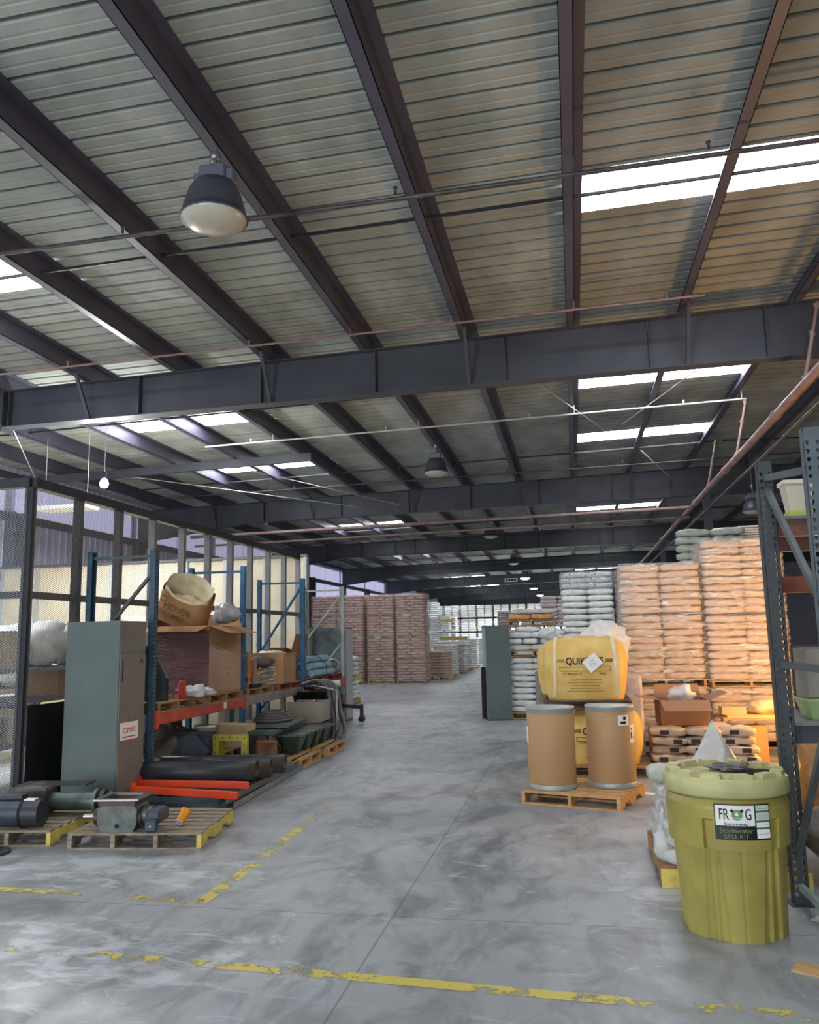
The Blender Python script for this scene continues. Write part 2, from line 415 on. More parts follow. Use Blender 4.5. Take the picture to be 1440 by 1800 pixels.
# purlins
NAMES = {}
order = ['directly above the aisle', 'first towards the {s} from the aisle one', 'second towards the {s} from the aisle one', 'third towards the {s} from the aisle one',
         'fourth towards the {s} from the aisle one', 'fifth towards the {s} from the aisle one', 'sixth towards the {s} from the aisle one', 'seventh towards the {s} from the aisle one', 'outermost towards the {s}']
for k, x in zip(range(-8, 9), PX):
    zb = zpb(x); zt = zdeck(x) - .002; m = MB()
    m.box(x-.004, x+.004, -6, 95, zb, zt)
    m.box(x-.115, x+.004, -6, 95, zb, zb+.008); m.box(x-.115, x-.108, -6, 95, zb, zb+.03)
    m.box(x-.004, x+.11, -6, 95, zt-.008, zt)
    o = m.build('roof_purlin', steel_purlin)
    tag(o, 'dark steel roof purlin, ' + order[abs(k)].format(s='wall side' if k < 0 else 'rack side').replace('wall side', 'caged side'), 'roof beam', 'steel purlins under the roof deck')
# rigid frames
YG = [0.0] + [12.5*n for n in range(1, 8)]
gl = ['the frame over the camera', 'nearest big frame crossing the roof', 'second big frame crossing the roof', 'third frame back across the roof', 'fourth frame back across the roof',
      'fifth frame back across the roof', 'sixth frame back across the roof', 'farthest frame across the roof']
gb = lambda x: 5.70 + .012*min(x, 4) - (.45*max(0, -10.2-x)/4 if x < -10.2 else 0) - .012*max(0, x-4)
gt = lambda x: zpb(x) - .001
for gi, y in enumerate(YG):
    if gi == 0: continue
    g = thing('roof_girder', 'deep dark grey steel I-girder, ' + gl[gi], 'girder', (0, y, 0), 0, 'steel girders across the roof')
    xs = [-14.2, -10.2, -6, -2, 1.3, 4, 8, 14]
    m = MB()
    for a, b in zip(xs, xs[1:]):
        vs = [(x, yy, z(x)) for x in (a, b) for yy in (-.006, .006) for z in (gb, gt)]
        m.add(vs, [[0, 4, 5, 1], [2, 3, 7, 6], [0, 2, 6, 4], [1, 5, 7, 3]], False)
    m.build('web', steel_dark, g)
    for nm, f, t in (('bottom_flange', gb, .014), ('top_flange', lambda x: gt(x)-.014, .014)):
        m = MB()
        for a, b in zip(xs, xs[1:]):
            vs = [(x, yy, f(x)+dz) for x in (a, b) for yy in (-.125, .125) for dz in (0, t)]
            m.add(vs, [[0, 4, 5, 1], [2, 3, 7, 6], [0, 2, 6, 4], [1, 5, 7, 3]], False)
        m.build(nm, steel_dark, g)
    for x in (-9.6, -7.1, -4.9, -2.95, -.86, 1.32, 3.0, 6.5):
        MB().box(x-.006, x+.006, -.12, .12, gb(x)+.014, gt(x)-.014).build('stiffener', steel_dark, g)
    for x in PX[1::2]:
        if abs(x) > 12: continue
        MB().bar((x, -.55, zpb(x)+.03), (x, -.1, gb(x)+.02), .05, .05).build('flange_brace', steel_dark, g)
    if gi <= 3:
        MB().box(-9.72, -9.69, -.16, .16, gb(-9.7)-.08, gt(-9.7)+.02).build('splice_plate', steel_dark, g)
# columns
def column(x, y, h, w, label, group):
    c = thing('steel_column', label, 'column', (x, y, 0), 0, group)
    m = MB(); m.box(-.006, .006, -w/2, w/2, .02, h); m.build('web', steel_dark, c)
    for s in (-1, 1):
        MB().box(-w*.4, w*.4, s*w/2-.006, s*w/2+.006, .02, h).build('flange', steel_dark, c)
    MB().box(-w*.6, w*.6, -w*.6, w*.6, 0, .02).build('base_plate', steel_dark, c)
    return c
for i, y in enumerate([6.25*k for k in range(1, 15)]):
    column(-14.15, y, gb(-14)+.1, .36, 'grey steel column against the pale siding, %s' % ['hidden nearest the door', 'behind the caged store, closest', 'behind the caged store, second', 'behind the caged store, beside the cream partition', 'just past the cream partition'][min(i, 4)] if i < 5 else 'dark steel column between pale wall panels above the brown bag stacks', 'wall columns' if i < 5 else 'columns between the pale wall panels')
for i, y in enumerate(YG[1:]):
    column(4.0, y, gb(4), .26, ['dark steel column beside the nearest girder end', 'dark steel column rising behind the tan wrapped bag stacks'][i] if i < 2 else 'dark steel column far back on the rack side', 'interior columns')
# walls
def ribbed_wall(name, p0, p1, h, m_, inward, ribs=.3, hole=None):
    p0 = Vector(p0); p1 = Vector(p1); d = (p1-p0); L_ = d.length; d.normalize(); n = Vector(inward); m = MB()
    k = int(L_/ribs)
    prof = []
    for i in range(k):
        a = i*ribs
        prof += [(a, 0), (a+ribs*.35, 0), (a+ribs*.42, .03), (a+ribs*.58, .03), (a+ribs*.65, 0)]
    prof.append((L_, 0)); vs = []
    for t, o in prof: vs += [p0+d*t+n*o, p0+d*t+n*o+Vector((0, 0, h))]
    m.add(vs, [[2*i, 2*i+2, 2*i+3, 2*i+1] for i in range(len(prof)-1)], False)
    return struct(m.build(name, m_))
ribbed_wall('wall_left', (-14.4, -6.1, 0), (-14.4, 95, 0), 6.5, siding, (1, 0, 0))
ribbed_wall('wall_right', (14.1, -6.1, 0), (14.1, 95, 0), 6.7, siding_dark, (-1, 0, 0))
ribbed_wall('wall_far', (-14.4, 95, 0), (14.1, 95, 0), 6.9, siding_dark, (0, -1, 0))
for i, z in enumerate((1.5, 3.4, 5.0, 6.05)):
    struct(MB().box(-14.34, -14.2, -6, 95, z, z+.2).build('trim_%d' % (i+1), steel_dark))
k = 4
for y in [6.25*q for q in range(1, 10)]:
    for a, b in ((.22, 3.0), (3.12, 6.03)):
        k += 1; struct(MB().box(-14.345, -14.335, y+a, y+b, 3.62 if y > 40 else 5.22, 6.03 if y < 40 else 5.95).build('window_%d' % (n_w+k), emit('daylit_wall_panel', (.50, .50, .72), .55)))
w = MB()
w.box(-14.4, -9.5, -6.25, -6.1, 0, 6.5); w.box(-5.5, -2.5, -6.25, -6.1, 0, 6.5); w.box(1.5, 14.1, -6.25, -6.1, 0, 6.5)
w.box(-9.5, -5.5, -6.25, -6.1, 4.2, 6.5); w.box(-2.5, 1.5, -6.25, -6.1, 4.2, 6.5)
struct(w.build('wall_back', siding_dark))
# mid-bay header channel on the caged side
h = MB().bar((-13.9, 18.8, 6.02), (-6.1, 18.8, 6.2), .1, .2).build('header_channel', steel_dark)
tag(h, 'dark steel channel running below the purlins over the caged store', 'beam')
# bridging rods between purlins
for y, lb in ((8.7, 'nearest black bridging rod threaded through the purlins'), (15.3, 'black bridging rod just past the nearest girder'), (22.0, 'black bridging rod by the second skylight row'), (28.4, 'black bridging rod behind the second girder'), (34.0, 'black bridging rod in front of the third girder')):
    m = MB()
    for a, b in ((-12.9, 3.9), (4, 13)): m.bar((a, y, zpb(a)+.1), (b, y, zpb(b)+.1), .025, .035)
    tag(m.build('bridging_rod', black_rub), lb, 'rod', 'bridging rods between the purlins')
# sprinkler branch lines
def branch(y, x0, x1, z, mt, label, r=.019):
    t = thing('sprinkler_pipe', label, 'pipe', (0, y, 0), 0, 'sprinkler branch pipes under the roof')
    MB().tube([(x0, 0, z+.02*x0), (x1, 0, z+.02*min(x1, 4))], r, 8).build('pipe', mt, t)
    for px in PX[::2]:
        if x0 < px < x1: MB().tube([(px, 0, z+.02*min(px, 4)), (px, 0, zpb(px)+.005)], .008, 5).build('hanger', mt, t)
    x = x0 + 1.1
    while x < x1:
        m = MB(); zz = z+.02*x; m.tube([(x, 0, zz), (x, 0, zz+.075)], .016, 6); m.tube([(x, 0, zz+.07), (x, 0, zz+.085)], .026, 6)
        m.build('sprinkler_head', mt, t); x += 3.1
branch(7.75, -12, 9, 6.36, dark_pipe, 'dark sprinkler pipe crossing nearest the camera, just behind the big lamp', .026)
branch(11.4, -12, 2.0, 6.36, rust_pipe, 'sprinkler pipe just in front of the nearest girder')
branch(16.9, -8, 3.6, 6.3, white_pipe, 'pale sprinkler pipe just beyond the nearest girder')
branch(22.4, -12, 9, 6.3, dark_pipe, 'dark sprinkler pipe just before the second girder')
for k, y in enumerate((27.5, 31.5, 35.5, 40.5, 45, 49, 54)):
    branch(y, -12, 9, 6.3, dark_pipe, 'thin sprinkler pipe in the far bays of the roof', .022)
rr = thing('pipe_riser', 'reddish sprinkler riser dropping to the long sloping main pipe', 'pipe', (3.6, 16.9, 0))
MB().tube([(0, 0, 6.36), (-.28, 0, 5.16)], .03, 8).build('pipe', rust_pipe, rr)
for z in (6.3, 5.9, 5.25): MB().tube([(-.28*(6.36-z)/1.2, 0, z-.04), (-.28*(6.4-z)/1.2, 0, z+.04)], .045, 8).build('coupling', rust_pipe, rr)
rr2 = dup(rr, (3.62, 20.6, .02), 0, 'reddish sprinkler riser nearest the second girder'); rr3 = dup(rr, (3.62, 12.0, .02), 0, 'reddish sprinkler riser beside the nearest girder end')
mp_ = thing('sprinkler_main', 'long red-oxide sprinkler main running back along the column line', 'pipe')
MB().tube([(3.3, 4, 5.15), (3.3, 23.4, 5.15)], .065, 12).build('pipe', rust_pipe, mp_)
MB().tube([(3.3, 23.4, 5.15), (3.3, 46, 5.1)], .05, 12).build('pipe', rust_pipe, mp_)
for y in (9.5, 13.5, 18, 22.3, 27, 31): MB().tube([(3.3, y-.06, 5.15), (3.3, y+.06, 5.15)], .085, 12).build('coupling', rust_pipe, mp_)
MB().tube([(3.55, 4, 4.93), (3.55, 46, 4.93)], .03, 8).build('conduit', dark_pipe, mp_)
cm = thing('cross_main', 'reddish pipe run crossing the roof in front of the second girder', 'pipe')
MB().tube([(3.3, 23.4, 5.18), (-11.5, 23.4, 4.98)], .05, 10).build('pipe', rust_pipe, cm)
MB().tube([(3.3, 23.7, 4.95), (-11.5, 23.7, 4.72)], .035, 10).build('conduit', rust_pipe, cm)
for x in (-9, -6, -3, 0): MB().tube([(x, 23.4, 5.1), (x, 23.4, 6.5)], .008, 5).build('hanger', dark_pipe, cm)
for p, q, lb in (((-.6, 14.6, 6.45), (.95, 19.0, 6.4), 'thin diagonal brace rod beside the skylights'), ((2.4, 15.2, 6.5), (1.3, 18.6, 6.45), 'short diagonal brace rod between skylights'),
                 ((1.9, 21.3, 6.4), (3.0, 24.5, 6.2), 'diagonal rod below the second skylight row'), ((-9.7, 12.62, 5.66), (-13.6, 18.74, 6.05), 'pale diagonal rod above the caged store'),
                 ((-5.2, 24.8, 5.9), (-8.2, 18.8, 6.1), 'pale diagonal brace rod near the second girder'), ((-11, 18.8, 6.0), (-6.5, 24.9, 5.9), 'crossing diagonal brace rod near the second girder')):
    tag(MB().tube([p, q], .012, 6).build('brace_rod', white_pipe), lb, 'rod')

# ------------------------------------------------------------------ lamps
def high_bay(loc, label, lit=False, group=None, s=1., drop=.34):
    t = thing('high_bay_lamp', label, 'lamp', loc, 0, group)
    m = MB(); m.lathe([(.10*s, .36*s), (.19*s, .345*s), (.235*s, .27*s), (.285*s, .10*s), (.30*s, .012*s), (.315*s, .012*s), (.315*s, 0), (.30*s, 0)], 32); m.disc(.10*s, .36*s, 32)
    m.build('reflector', lamp_alu, t)
    m = MB(); m.lathe([(.30*s, 0), (.295*s, -.015*s), (.24*s, -.055*s), (.13*s, -.085*s), (.0005, -.092*s)], 32); m.build('lens', lamp_on if lit else lamp_off, t)
    m = MB(); m.box(-.13*s, .13*s, -.09*s, .09*s, .36*s, .52*s, bev=.02); m.box(.13*s, .2*s, -.06*s, .06*s, .35*s, .47*s, bev=.01); m.box(-.19*s, -.13*s, -.06*s, .06*s, .36*s, .46*s, bev=.01)
    m.build('ballast_housing', lamp_body, t)
    m = MB(); m.tube([(0, 0, .52*s), (0, 0, .52*s+drop*.5)], .018*s, 8); m.lathe([(.02, .52*s+drop*.35), (.05*s, .52*s+drop*.4), (.05*s, .52*s+drop*.7), (.02, .52*s+drop*.8)], 12); m.build('hook_mount', galv, t)
    m = MB(); m.tube([(0, 0, .52*s+drop*.7), (0, 0, zpb(loc[0])-loc[2]+.005)], .01, 6); m.build('stem', galv, t)
    return t
high_bay((-3.10, 6.65, 5.66), 'big unlit high-bay lamp hanging nearest the camera', drop=.2)
high_bay((-3.1, 19.3, 5.72), 'unlit bell-shaped lamp between the first two girders', s=.95)
high_bay((-3.1, 32.6, 5.72), 'unlit bell-shaped lamp between second and third girders', s=.95)
high_bay((-3.1, 45.5, 5.72), 'small distant unlit lamp left of the hanging sign', s=.95)
high_bay((4.9, 23.2, 4.95), 'unlit lamp beyond the racks on the darker side', s=.95)
for y, lb in ((56, 'glowing lamp beside the small hanging sign'), (68.5, 'glowing lamp second in the far row'), (81, 'glowing lamp farthest back in the row')):
    high_bay((-3.1, y, 5.6), lb, True, s=1.1)
    l = bpy.data.lights.new('far_lamp_light', 'SPOT'); l.energy = 4500; l.spot_size = 2.6; l.spot_blend = .6; l.shadow_soft_size = .3; l.color = (.95, .98, 1)
    lo = bpy.data.objects.new('far_lamp_light', l); C.objects.link(lo); lo.location = (-3.1, y, 5.45)
# bright work light on a wire over the cage
wl = thing('hanging_work_light', 'dazzling small cool-white work light on a wire over the caged store', 'lamp', (-8.75, 14.1, 4.83))
m = MB(); m.lathe([(.0005, -.09), (.06, -.07), (.085, 0), (.06, .07), (.03, .1)], 20); m.build('bulb', emit('work_bulb', 'eef6ff', 120.), wl)
m = MB(); m.lathe([(.035, .1), (.04, .22), (.02, .24)], 16); m.build('socket', black_rub, wl)
m = MB(); m.tube([(0, 0, .24), (0, 0, zpb(-8.75)-4.83)], .006, 5); m.build('wire', white_pipe, wl)
l = bpy.data.lights.new('work_light', 'POINT'); l.energy = 260; l.shadow_soft_size = .1; l.color = (.93, .97, 1)
lo = bpy.data.objects.new('work_light', l); C.objects.link(lo); lo.location = (-8.75, 14.1, 4.68)
# small hanging sign
sg = thing('hanging_sign', 'small white rectangular sign hanging far down the aisle', 'sign', (-3.9, 54, 5.25))
MB().box(-.42, .42, -.02, .02, 0, .25).build('board', label_w, sg)
for k in range(4): MB().box(-.34+.18*k, -.22+.18*k, -.026, -.021, .06, .19).build('printed_mark', ink, sg)
for s in (-.35, .35): MB().tube([(s, 0, .25), (s, 0, 1.2)], .008, 5).build('chain', dark_pipe, sg)
# ------------------------------------------------------------------ generic builders
def pallet(loc, w=1.2, d=1.0, rz=0., label='', wd=None, h=.14, nst=3, nb=7, group=None, stripe=None, parts=True, name='wooden_pallet'):
    """stringers run along local y; deck boards along x"""
    wd = wd or wood
    if not parts:
        m = MB()
        for k in range(nb): y = -d/2+.05+(d-.1)*k/(nb-1); m.box(-w/2, w/2, y-.05, y+.05, h-.018, h)
        for k in range(nst): x = -w/2+.02+(w-.04)*k/(nst-1); m.box(x-.02, x+.02, -d/2, d/2, .016, h-.018)
        for k in range(3): y = -d/2+.05+(d-.1)*k/2; m.box(-w/2, w/2, y-.05, y+.05, 0, .016)
        return tag(m.build(name, wd, None, loc, rz), label, 'pallet', group)
    t = thing(name, label, 'pallet', loc, rz, group)
    bme = MB().box(-w/2, w/2, -.048, .048, -.018, 0).mesh('deck_board', wd); low = MB().box(-w/2, w/2, -.048, .048, 0, .016).mesh('bottom_board', wd)
    for k in range(nb):
        o = bpy.data.objects.new('deck_board', bme); C.objects.link(o); o.parent = t
        o.location = (R_(-.006, .006), -d/2+.05+(d-.1)*k/(nb-1), h); o.rotation_euler = (0, 0, R_(-.008, .008))
    for k in range(3):
        o = bpy.data.objects.new('bottom_board', low); C.objects.link(o); o.parent = t; o.location = (0, -d/2+.05+(d-.1)*k/2, 0)
    for k in range(nst):
        x = -w/2+.02+(w-.04)*k/(nst-1); m = MB()
        prof = [(-d/2, .016), (-d*.33, .016), (-d*.31, .055), (-d*.13, .055), (-d*.11, .016), (d*.11, .016), (d*.13, .055), (d*.31, .055), (d*.33, .016), (d/2, .016), (d/2, h-.018), (-d/2, h-.018)]
        m.prism(prof, (x-.02, 0, 0), (0, 1, 0), (0, 0, 1), (.04, 0, 0))
        yl = stripe and k == nst-1
        m.build('stringer', yellow_paint if yl else wd, t, label='yellow painted stringer' if yl else None)
    return t
def bag_mesh(name, mt, L, W, H, seed, nx=10, ny=7, amp=.012, pinch=.5):
    m = MB(); vs = []; idx = {}; fs = []
    def P(a, b, c):
        x, y, z = a, b, c
        e = 1-pinch*abs(x)**5; e2 = 1-.35*abs(y)**5
        r = 1-.06*(abs(y)**4)
        v = Vector((x*L/2*(1-.05*abs(y)**4*1.), y*W/2*(1-.10*abs(x)**6)*r, z*H/2*e*e2))
        q = v*7+Vector((seed*5.3, seed*2.1, seed)); n = noise.noise(q)*amp + noise.noise(q*2.6)*amp*.6
        d = Vector((x*.3, y*.3, z)).normalized()
        v += d*n
        if c > 0: v.z -= .004*abs(noise.noise(q*.8))
        return v
    def face(fn, nu, nv):
        g = [[None]*(nu+1) for _ in range(nv+1)]
        for j in range(nv+1):
            for i in range(nu+1):
                k = tuple(round(t, 4) for t in fn(-1+2*i/nu, -1+2*j/nv))
                if k not in idx: idx[k] = len(vs); vs.append(P(*k))
                g[j][i] = idx[k]
        for j in range(nv):
            for i in range(nu): fs.append([g[j][i], g[j][i+1], g[j+1][i+1], g[j+1][i]])
    nz = 3
    face(lambda u, v: (u, v, 1), nx, ny); face(lambda u, v: (u, -v, -1), nx, ny)
    face(lambda u, v: (u, -1, v), nx, nz); face(lambda u, v: (-u, 1, v), nx, nz)
    face(lambda u, v: (1, u, v), ny, nz); face(lambda u, v: (-1, -u, v), ny, nz)
    m.add(vs, fs, True)
    return m.mesh(name, mt)
def bag_set(name, mt, L, W, H, n=4, **k): return [bag_mesh(name, mt, L, W, H, s+1, **k) for s in range(n)]
CORE = {}
def put_bag(meshes, name, loc, rz, label, group, cat='bag', tilt=0.):
    o = bpy.data.objects.new(name, random.choice(meshes)); C.objects.link(o); o.location = loc; o.rotation_euler = (R_(-.02, .02)+tilt, R_(-.02, .02), rz + (PI if random.random() < .5 else 0))
    return tag(o, label, cat, group)
def stack(x0, x1, y0, y1, z0, n, lh, fl, fd, meshes_f, name, label, group, side=None, meshes_s=None, jit=.012, core=None, fn=2, rest='n', cat='bag', inter=0):
    """bags stacked in layers: a front row (fn bags wide) facing the camera, optional side row, and the packed middle"""
    w = (x1-x0)/fn
    for k in range(n):
        z = z0+lh*(k+.5)
        if inter and k % 2:
            nn = inter; w3 = (x1-x0)/nn
            for i in range(nn):
                o = put_bag(meshes_f, name, (x0+w3*(i+.5)+R_(-jit, jit), y0+fl/2+R_(-jit, jit), z), PI/2+R_(-.03, .03), label, group, cat); o.scale = (1, min(1, w3/fd)*1.02, 1)
        else:
          for i in range(fn):
            put_bag(meshes_f, name, (x0+w*(i+.5)+R_(-jit, jit), y0+fd/2+R_(-jit, jit), z), R_(-.03, .03), label, group, cat)
        if side:
            xx = x0+fd/2 if side == 'L' else x1-fd/2
            ns = max(1, int((y1-y0-fd)/w+.3)); ww = (y1-y0-fd)/ns
            for i in range(ns):
                put_bag(meshes_s or meshes_f, name, (xx+R_(-jit, jit), y0+fd+ww*(i+.5), z), PI/2+R_(-.03, .03), label, group, cat)
    if core is not None:
        c = CORE.setdefault(core, MB())
        a = x0+(fd*.9 if side == 'L' else .03); b = x1-(fd*.9 if side == 'R' else .03)
        for k in range(n): c.box(a, b, y0+fd*.9, y1, z0+lh*k, z0+lh*(k+1)-.004, bev=.03)
def wrap(x0, x1, y0, y1, z0, z1, label, mt=None, ripple=.012, group=None, lh=.105):
    """loose film around the four sides and over the top"""
    m = MB(); g = .03; c = .06
    per = [(x0-g+c, y0-g), (x1+g-c, y0-g), (x1+g, y0-g+c), (x1+g, y1+g-c), (x1+g-c, y1+g), (x0-g+c, y1+g), (x0-g, y1+g-c), (x0-g, y0-g+c)]
    pts = []
    for i in range(8):
        a = Vector(per[i]); b = Vector(per[(i+1) % 8]); k = 8 if i % 2 == 0 else 2
        for q in range(k): pts.append(a.lerp(b, q/k))
    cx, cy = (x0+x1)/2, (y0+y1)/2; nz = int((z1-z0)/.035); N = len(pts); vs = []; fs = []
    for j in range(nz+1):
        z = z0+(z1-z0)*j/nz; t = max(0, (z-(z1-.05))/.05)
        for p in pts:
            d = (p-Vector((cx, cy))).normalized()
            k = ripple*noise.noise(Vector((p.x*3, p.y*3, z*14))) + .008*math.cos(2*PI*(z-z0)/lh) - .03*t
            vs.append((p.x+d.x*k, p.y+d.y*k, z+.01*noise.noise(Vector((p.x*4, p.y*4, z)))*(1 if j else 0)))
    for j in range(nz):
        for i in range(N): fs.append([j*N+i, j*N+(i+1) % N, (j+1)*N+(i+1) % N, (j+1)*N+i])
    vs.append((cx, cy, z1+.03)); top = len(vs)-1
    for i in range(N): fs.append([nz*N+i, nz*N+(i+1) % N, top])
    m.add(vs, fs, True)
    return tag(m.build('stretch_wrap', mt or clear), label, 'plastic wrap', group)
def carton(loc, w, d, h, label, rz=0., flaps=(), mt=None, name='cardboard_box', group=None, tape=True, rot=None, closed=None):
    """open or closed cardboard box; flaps = list of (side, length, angle in degrees above horizontal)"""
    mt = mt or cardboard; t = thing(name, label, 'box', loc, rz, group, rot); m = MB(); k = .006
    m.box(-w/2, w/2, -d/2, -d/2+k, 0, h); m.box(-w/2, w/2, d/2-k, d/2, 0, h); m.box(-w/2, -w/2+k, -d/2+k, d/2-k, 0, h); m.box(w/2-k, w/2, -d/2+k, d/2-k, 0, h)
    m.box(-w/2+k, w/2-k, -d/2+k, d/2-k, 0, k)
    if closed or not flaps: m.box(-w/2, w/2, -d/2, d/2, h, h+.004)
    m.build('body', mt, t)
    if tape and not flaps:
        MB().box(-w/2-.001, w/2+.001, -.03, .03, h+.004, h+.0055).build('tape', mat('tape_strip', 'c9a77a', .35), t)
    for sd, ln, an in flaps:
        a = math.radians(an); m = MB()
        o, ax, out = {'F': ((-w/2, -d/2, h), (w, 0, 0), (0, -1, 0)), 'B': ((-w/2, d/2, h), (w, 0, 0), (0, 1, 0)), 'L': ((-w/2, -d/2, h), (0, d, 0), (-1, 0, 0)), 'R': ((w/2, -d/2, h), (0, d, 0), (1, 0, 0))}[sd]
        o = Vector(o); ax = Vector(ax); v = Vector(out)*math.cos(a)*ln + Vector((0, 0, math.sin(a)*ln))
        nrm = ax.cross(v).normalized()*.004
        vs = [o, o+ax, o+ax*.97+v, o+ax*.03+v]; vs += [p+nrm for p in vs]
        m.add(vs, [[0, 3, 2, 1], [4, 5, 6, 7], [0, 1, 5, 4], [1, 2, 6, 5], [2, 3, 7, 6], [3, 0, 4, 7]], False); m.build('flap', mt, t)
    return t
def post_mesh(h, w=.08, d=.07, mt=None, hole=None, holes=True, pitch=.0508, zmin=.05, zmax=None, through=False):
    """roll-formed upright: a channel open at the back with two columns of slots punched through its front face (front = -y)"""
    m = MB(); t = .003; zmax = zmax or h-.03
    hw, hh = .011, .011
    # front face split around the slots
    xs = [-w/2, -w*.28-hw, -w*.28+hw, w*.28-hw, w*.28+hw, w/2]
    def q(x0, x1, z0, z1, y=-d/2): m.add([(x0, y, z0), (x1, y, z0), (x1, y, z1), (x0, y, z1)], [[0, 1, 2, 3]], False)
    n = int((zmax-zmin)/pitch) if holes else 0
    if n:
        for (a, b) in ((xs[0], xs[1]), (xs[2], xs[3]), (xs[4], xs[5])): q(a, b, 0, h)
        for (a, b) in ((xs[1], xs[2]), (xs[3], xs[4])):
            q(a, b, 0, zmin)
            for k in range(n):
                zc = zmin+pitch*(k+.5); lo = zmin+pitch*k; hi = lo+pitch; c = (a+b)/2
                # teardrop: wide at the top, narrow below
                T = [(a, zc+.002), (a+.003, zc+.011), (b-.003, zc+.011), (b, zc+.002), (c+.004, zc-.017), (c-.004, zc-.017)]
                Q = [(a, hi), (b, hi), (b, lo), (a, lo)]
                vs = [(x, -d/2, z) for x, z in Q+T]
                m.add(vs, [[0, 5, 6, 1][::-1], [0, 4, 5][::-1], [1, 6, 7][::-1], [1, 7, 8, 2][::-1], [2, 8, 9, 3][::-1], [3, 9, 4, 0][::-1]], False)
            q(a, b, zmin+pitch*n, h)
    else: q(-w/2, w/2, 0, h)
    for s in (-1, 1):
        m.box(min(s*w/2, s*(w/2-t)), max(s*w/2, s*(w/2-t)), -d/2, d/2, 0, h)
        m.box(min(s*w/2, s*w*.42), max(s*w/2, s*w*.42), d/2-t, d/2, 0, h)
    return m
def frame_parts(t, y, xf, xr, h, mt, braces, w=.08, foot=True, front_mt=None, faces_x=1):
    """one upright frame of a rack in its local space: posts at xf and xr; slots face +x / -x"""
    for x, s in ((xf, faces_x), (xr, -faces_x)):
        mm = post_mesh(h, w); o = mm.build('upright', front_mt or mt, t, (x, y, 0), PI/2*s)
        MB().box(-.06, .06, -.06, .06, 0, .008).build('base_plate', mt, o)
    for a, b in braces:
        MB().bar((xf-.02*faces_x, y, a), (xr+.02*faces_x, y, b), .035, .04, (0, 1, 0)).build('brace', mt, t)

# ------------------------------------------------------------------ caged store on the left
XC = -6.0; CY = [8.2+.93*k for k in range(11)]
cage = thing('security_cage', 'dark steel framed cage with diamond mesh panels around the store beside the racks', 'cage', (XC, 8.2, 0))
ch = 3.56
frame_m = mat('cage_frame_paint', '242528', .5, 0, '303134', 5, 4); frame_g = mat('cage_frame_grey', '77797a', .5, 0, '6a6c6c', 5, 4)
for k, y in enumerate(CY):
    MB().box(-.05, .05, y-8.2-.04, y-8.2+.04, 0, ch).build('post', frame_m if k < 3 else frame_g, cage)
L_ = CY[-1]-8.2
MB().box(-.06, .06, 0, L_, ch, ch+.11).build('top_rail', frame_m, cage)
MB().box(-.03, .03, .04, L_, 2.30, 2.38).build('mid_rail', frame_m, cage)
MB().box(-3.4, 0, -.05, .05, ch, ch+.11).build('top_rail', frame_m, cage)
MB().box(-3.4, -.05, -.03, .03, 2.30, 2.38).build('mid_rail', frame_m, cage)
for x in (-1.7, -3.4): MB().box(x-.04, x+.04, -.04, .04, 0, ch).build('post', frame_m, cage)
pm = MB()
def zig(m, w, h, px=.05, pz=.026, t=.009):
    nz = int(h/pz); nx = int(w/px*2)
    for j in range(nz):
        pts = [(0+i*px/2, j*pz + (pz if (i % 2) else 0)) for i in range(nx+1)]
        vs = [(.004*(1 if i % 2 else -1), a, z+d) for i, (a, z) in enumerate(pts) for d in (-t/2, t/2)]
        m.add(vs, [[2*i, 2*i+2, 2*i+3, 2*i+1] for i in range(nx)], False)
zig(pm, .93, ch); pme = pm.mesh('mesh_panel', mat('expanded_metal', '8d9092', .5, .1))
for k in range(10):
    o = bpy.data.objects.new('mesh_panel', pme); C.objects.link(o); o.parent = cage; o.location = (.058, .93*k, .0)
for k in range(3):
    o = bpy.data.objects.new('mesh_panel', pme); C.objects.link(o); o.parent = cage; o.location = (-.93*k, -.058, 0); o.rotation_euler = (0, 0, PI/2)
MB().box(.064, .07, .03, 1.9, .02, 1.12).build('kick_panel', black_flat, cage, label='black solid sheet low on the cage')
# cream partition and posts behind
cp = thing('partition_wall', 'cream panelled partition across the back of the caged store', 'partition', (-10.2, 18.4, 0))
MB().box(-4.0, 4.15, -.03, .03, 0, 3.7).build('panel', cream_wall, cp)
for k in range(9): MB().box(-3.95+1.0*k, -3.87+1.0*k, -.09, -.031, 0, 3.7).build('stud', mat('stud_grey', 'a3a8a6', .6), cp)
MB().box(-4.0, 4.15, -.1, .04, 3.7, 3.76).build('cap_rail', steel_dark, cp)

# shelves and goods in the caged store
def shelving(loc, w, d, hs, label, rz=0., top=None):
    t = thing('storage_shelf', label, 'shelf', loc, rz); top = top or hs[-1]
    for x in (-w/2, w/2):
        for y in (-d/2, d/2): MB().box(x-.025, x+.025, y-.025, y+.025, 0, top).build('post', steel_dark, t)
    for z in hs: MB().box(-w/2, w/2, -d/2, d/2, z-.05, z).build('shelf_board', mat('shelf_board_grey', '8c8f90', .6), t)
    return t
shelving((-7.15, 9.6, 0), 1.1, 2.4, (.62, 1.12, 1.5), 'low three-level steel shelf inside the cage behind the black panel')
shelving((-7.3, 13.4, 0), 1.2, 4.4, (.62, 1.25), 'long steel shelf inside the cage behind the rack row')
inside = [(-6.95, 8.95, 1.5, .55, .5, .45, 'open pale box'), (-7.0, 10.2, 1.12, .5, .45, .32, 'brown box with a taped top'), (-6.95, 9.4, .62, .6, .6, .4, 'large brown box low on the shelf'),
          (-7.0, 8.75, .62, .4, .4, .3, 'small brown box at the cage corner'), (-6.9, 10.35, .62, .45, .4, .36, 'brown box by the shelf post'), (-7.2, 12.0, 1.25, .6, .6, .5, 'box with torn sides'), (-7.2, 13.1, 1.25, .7, .7, .42, 'wide flat box'), (-7.1, 14.6, 1.25, .6, .6, .55, 'tall box')]
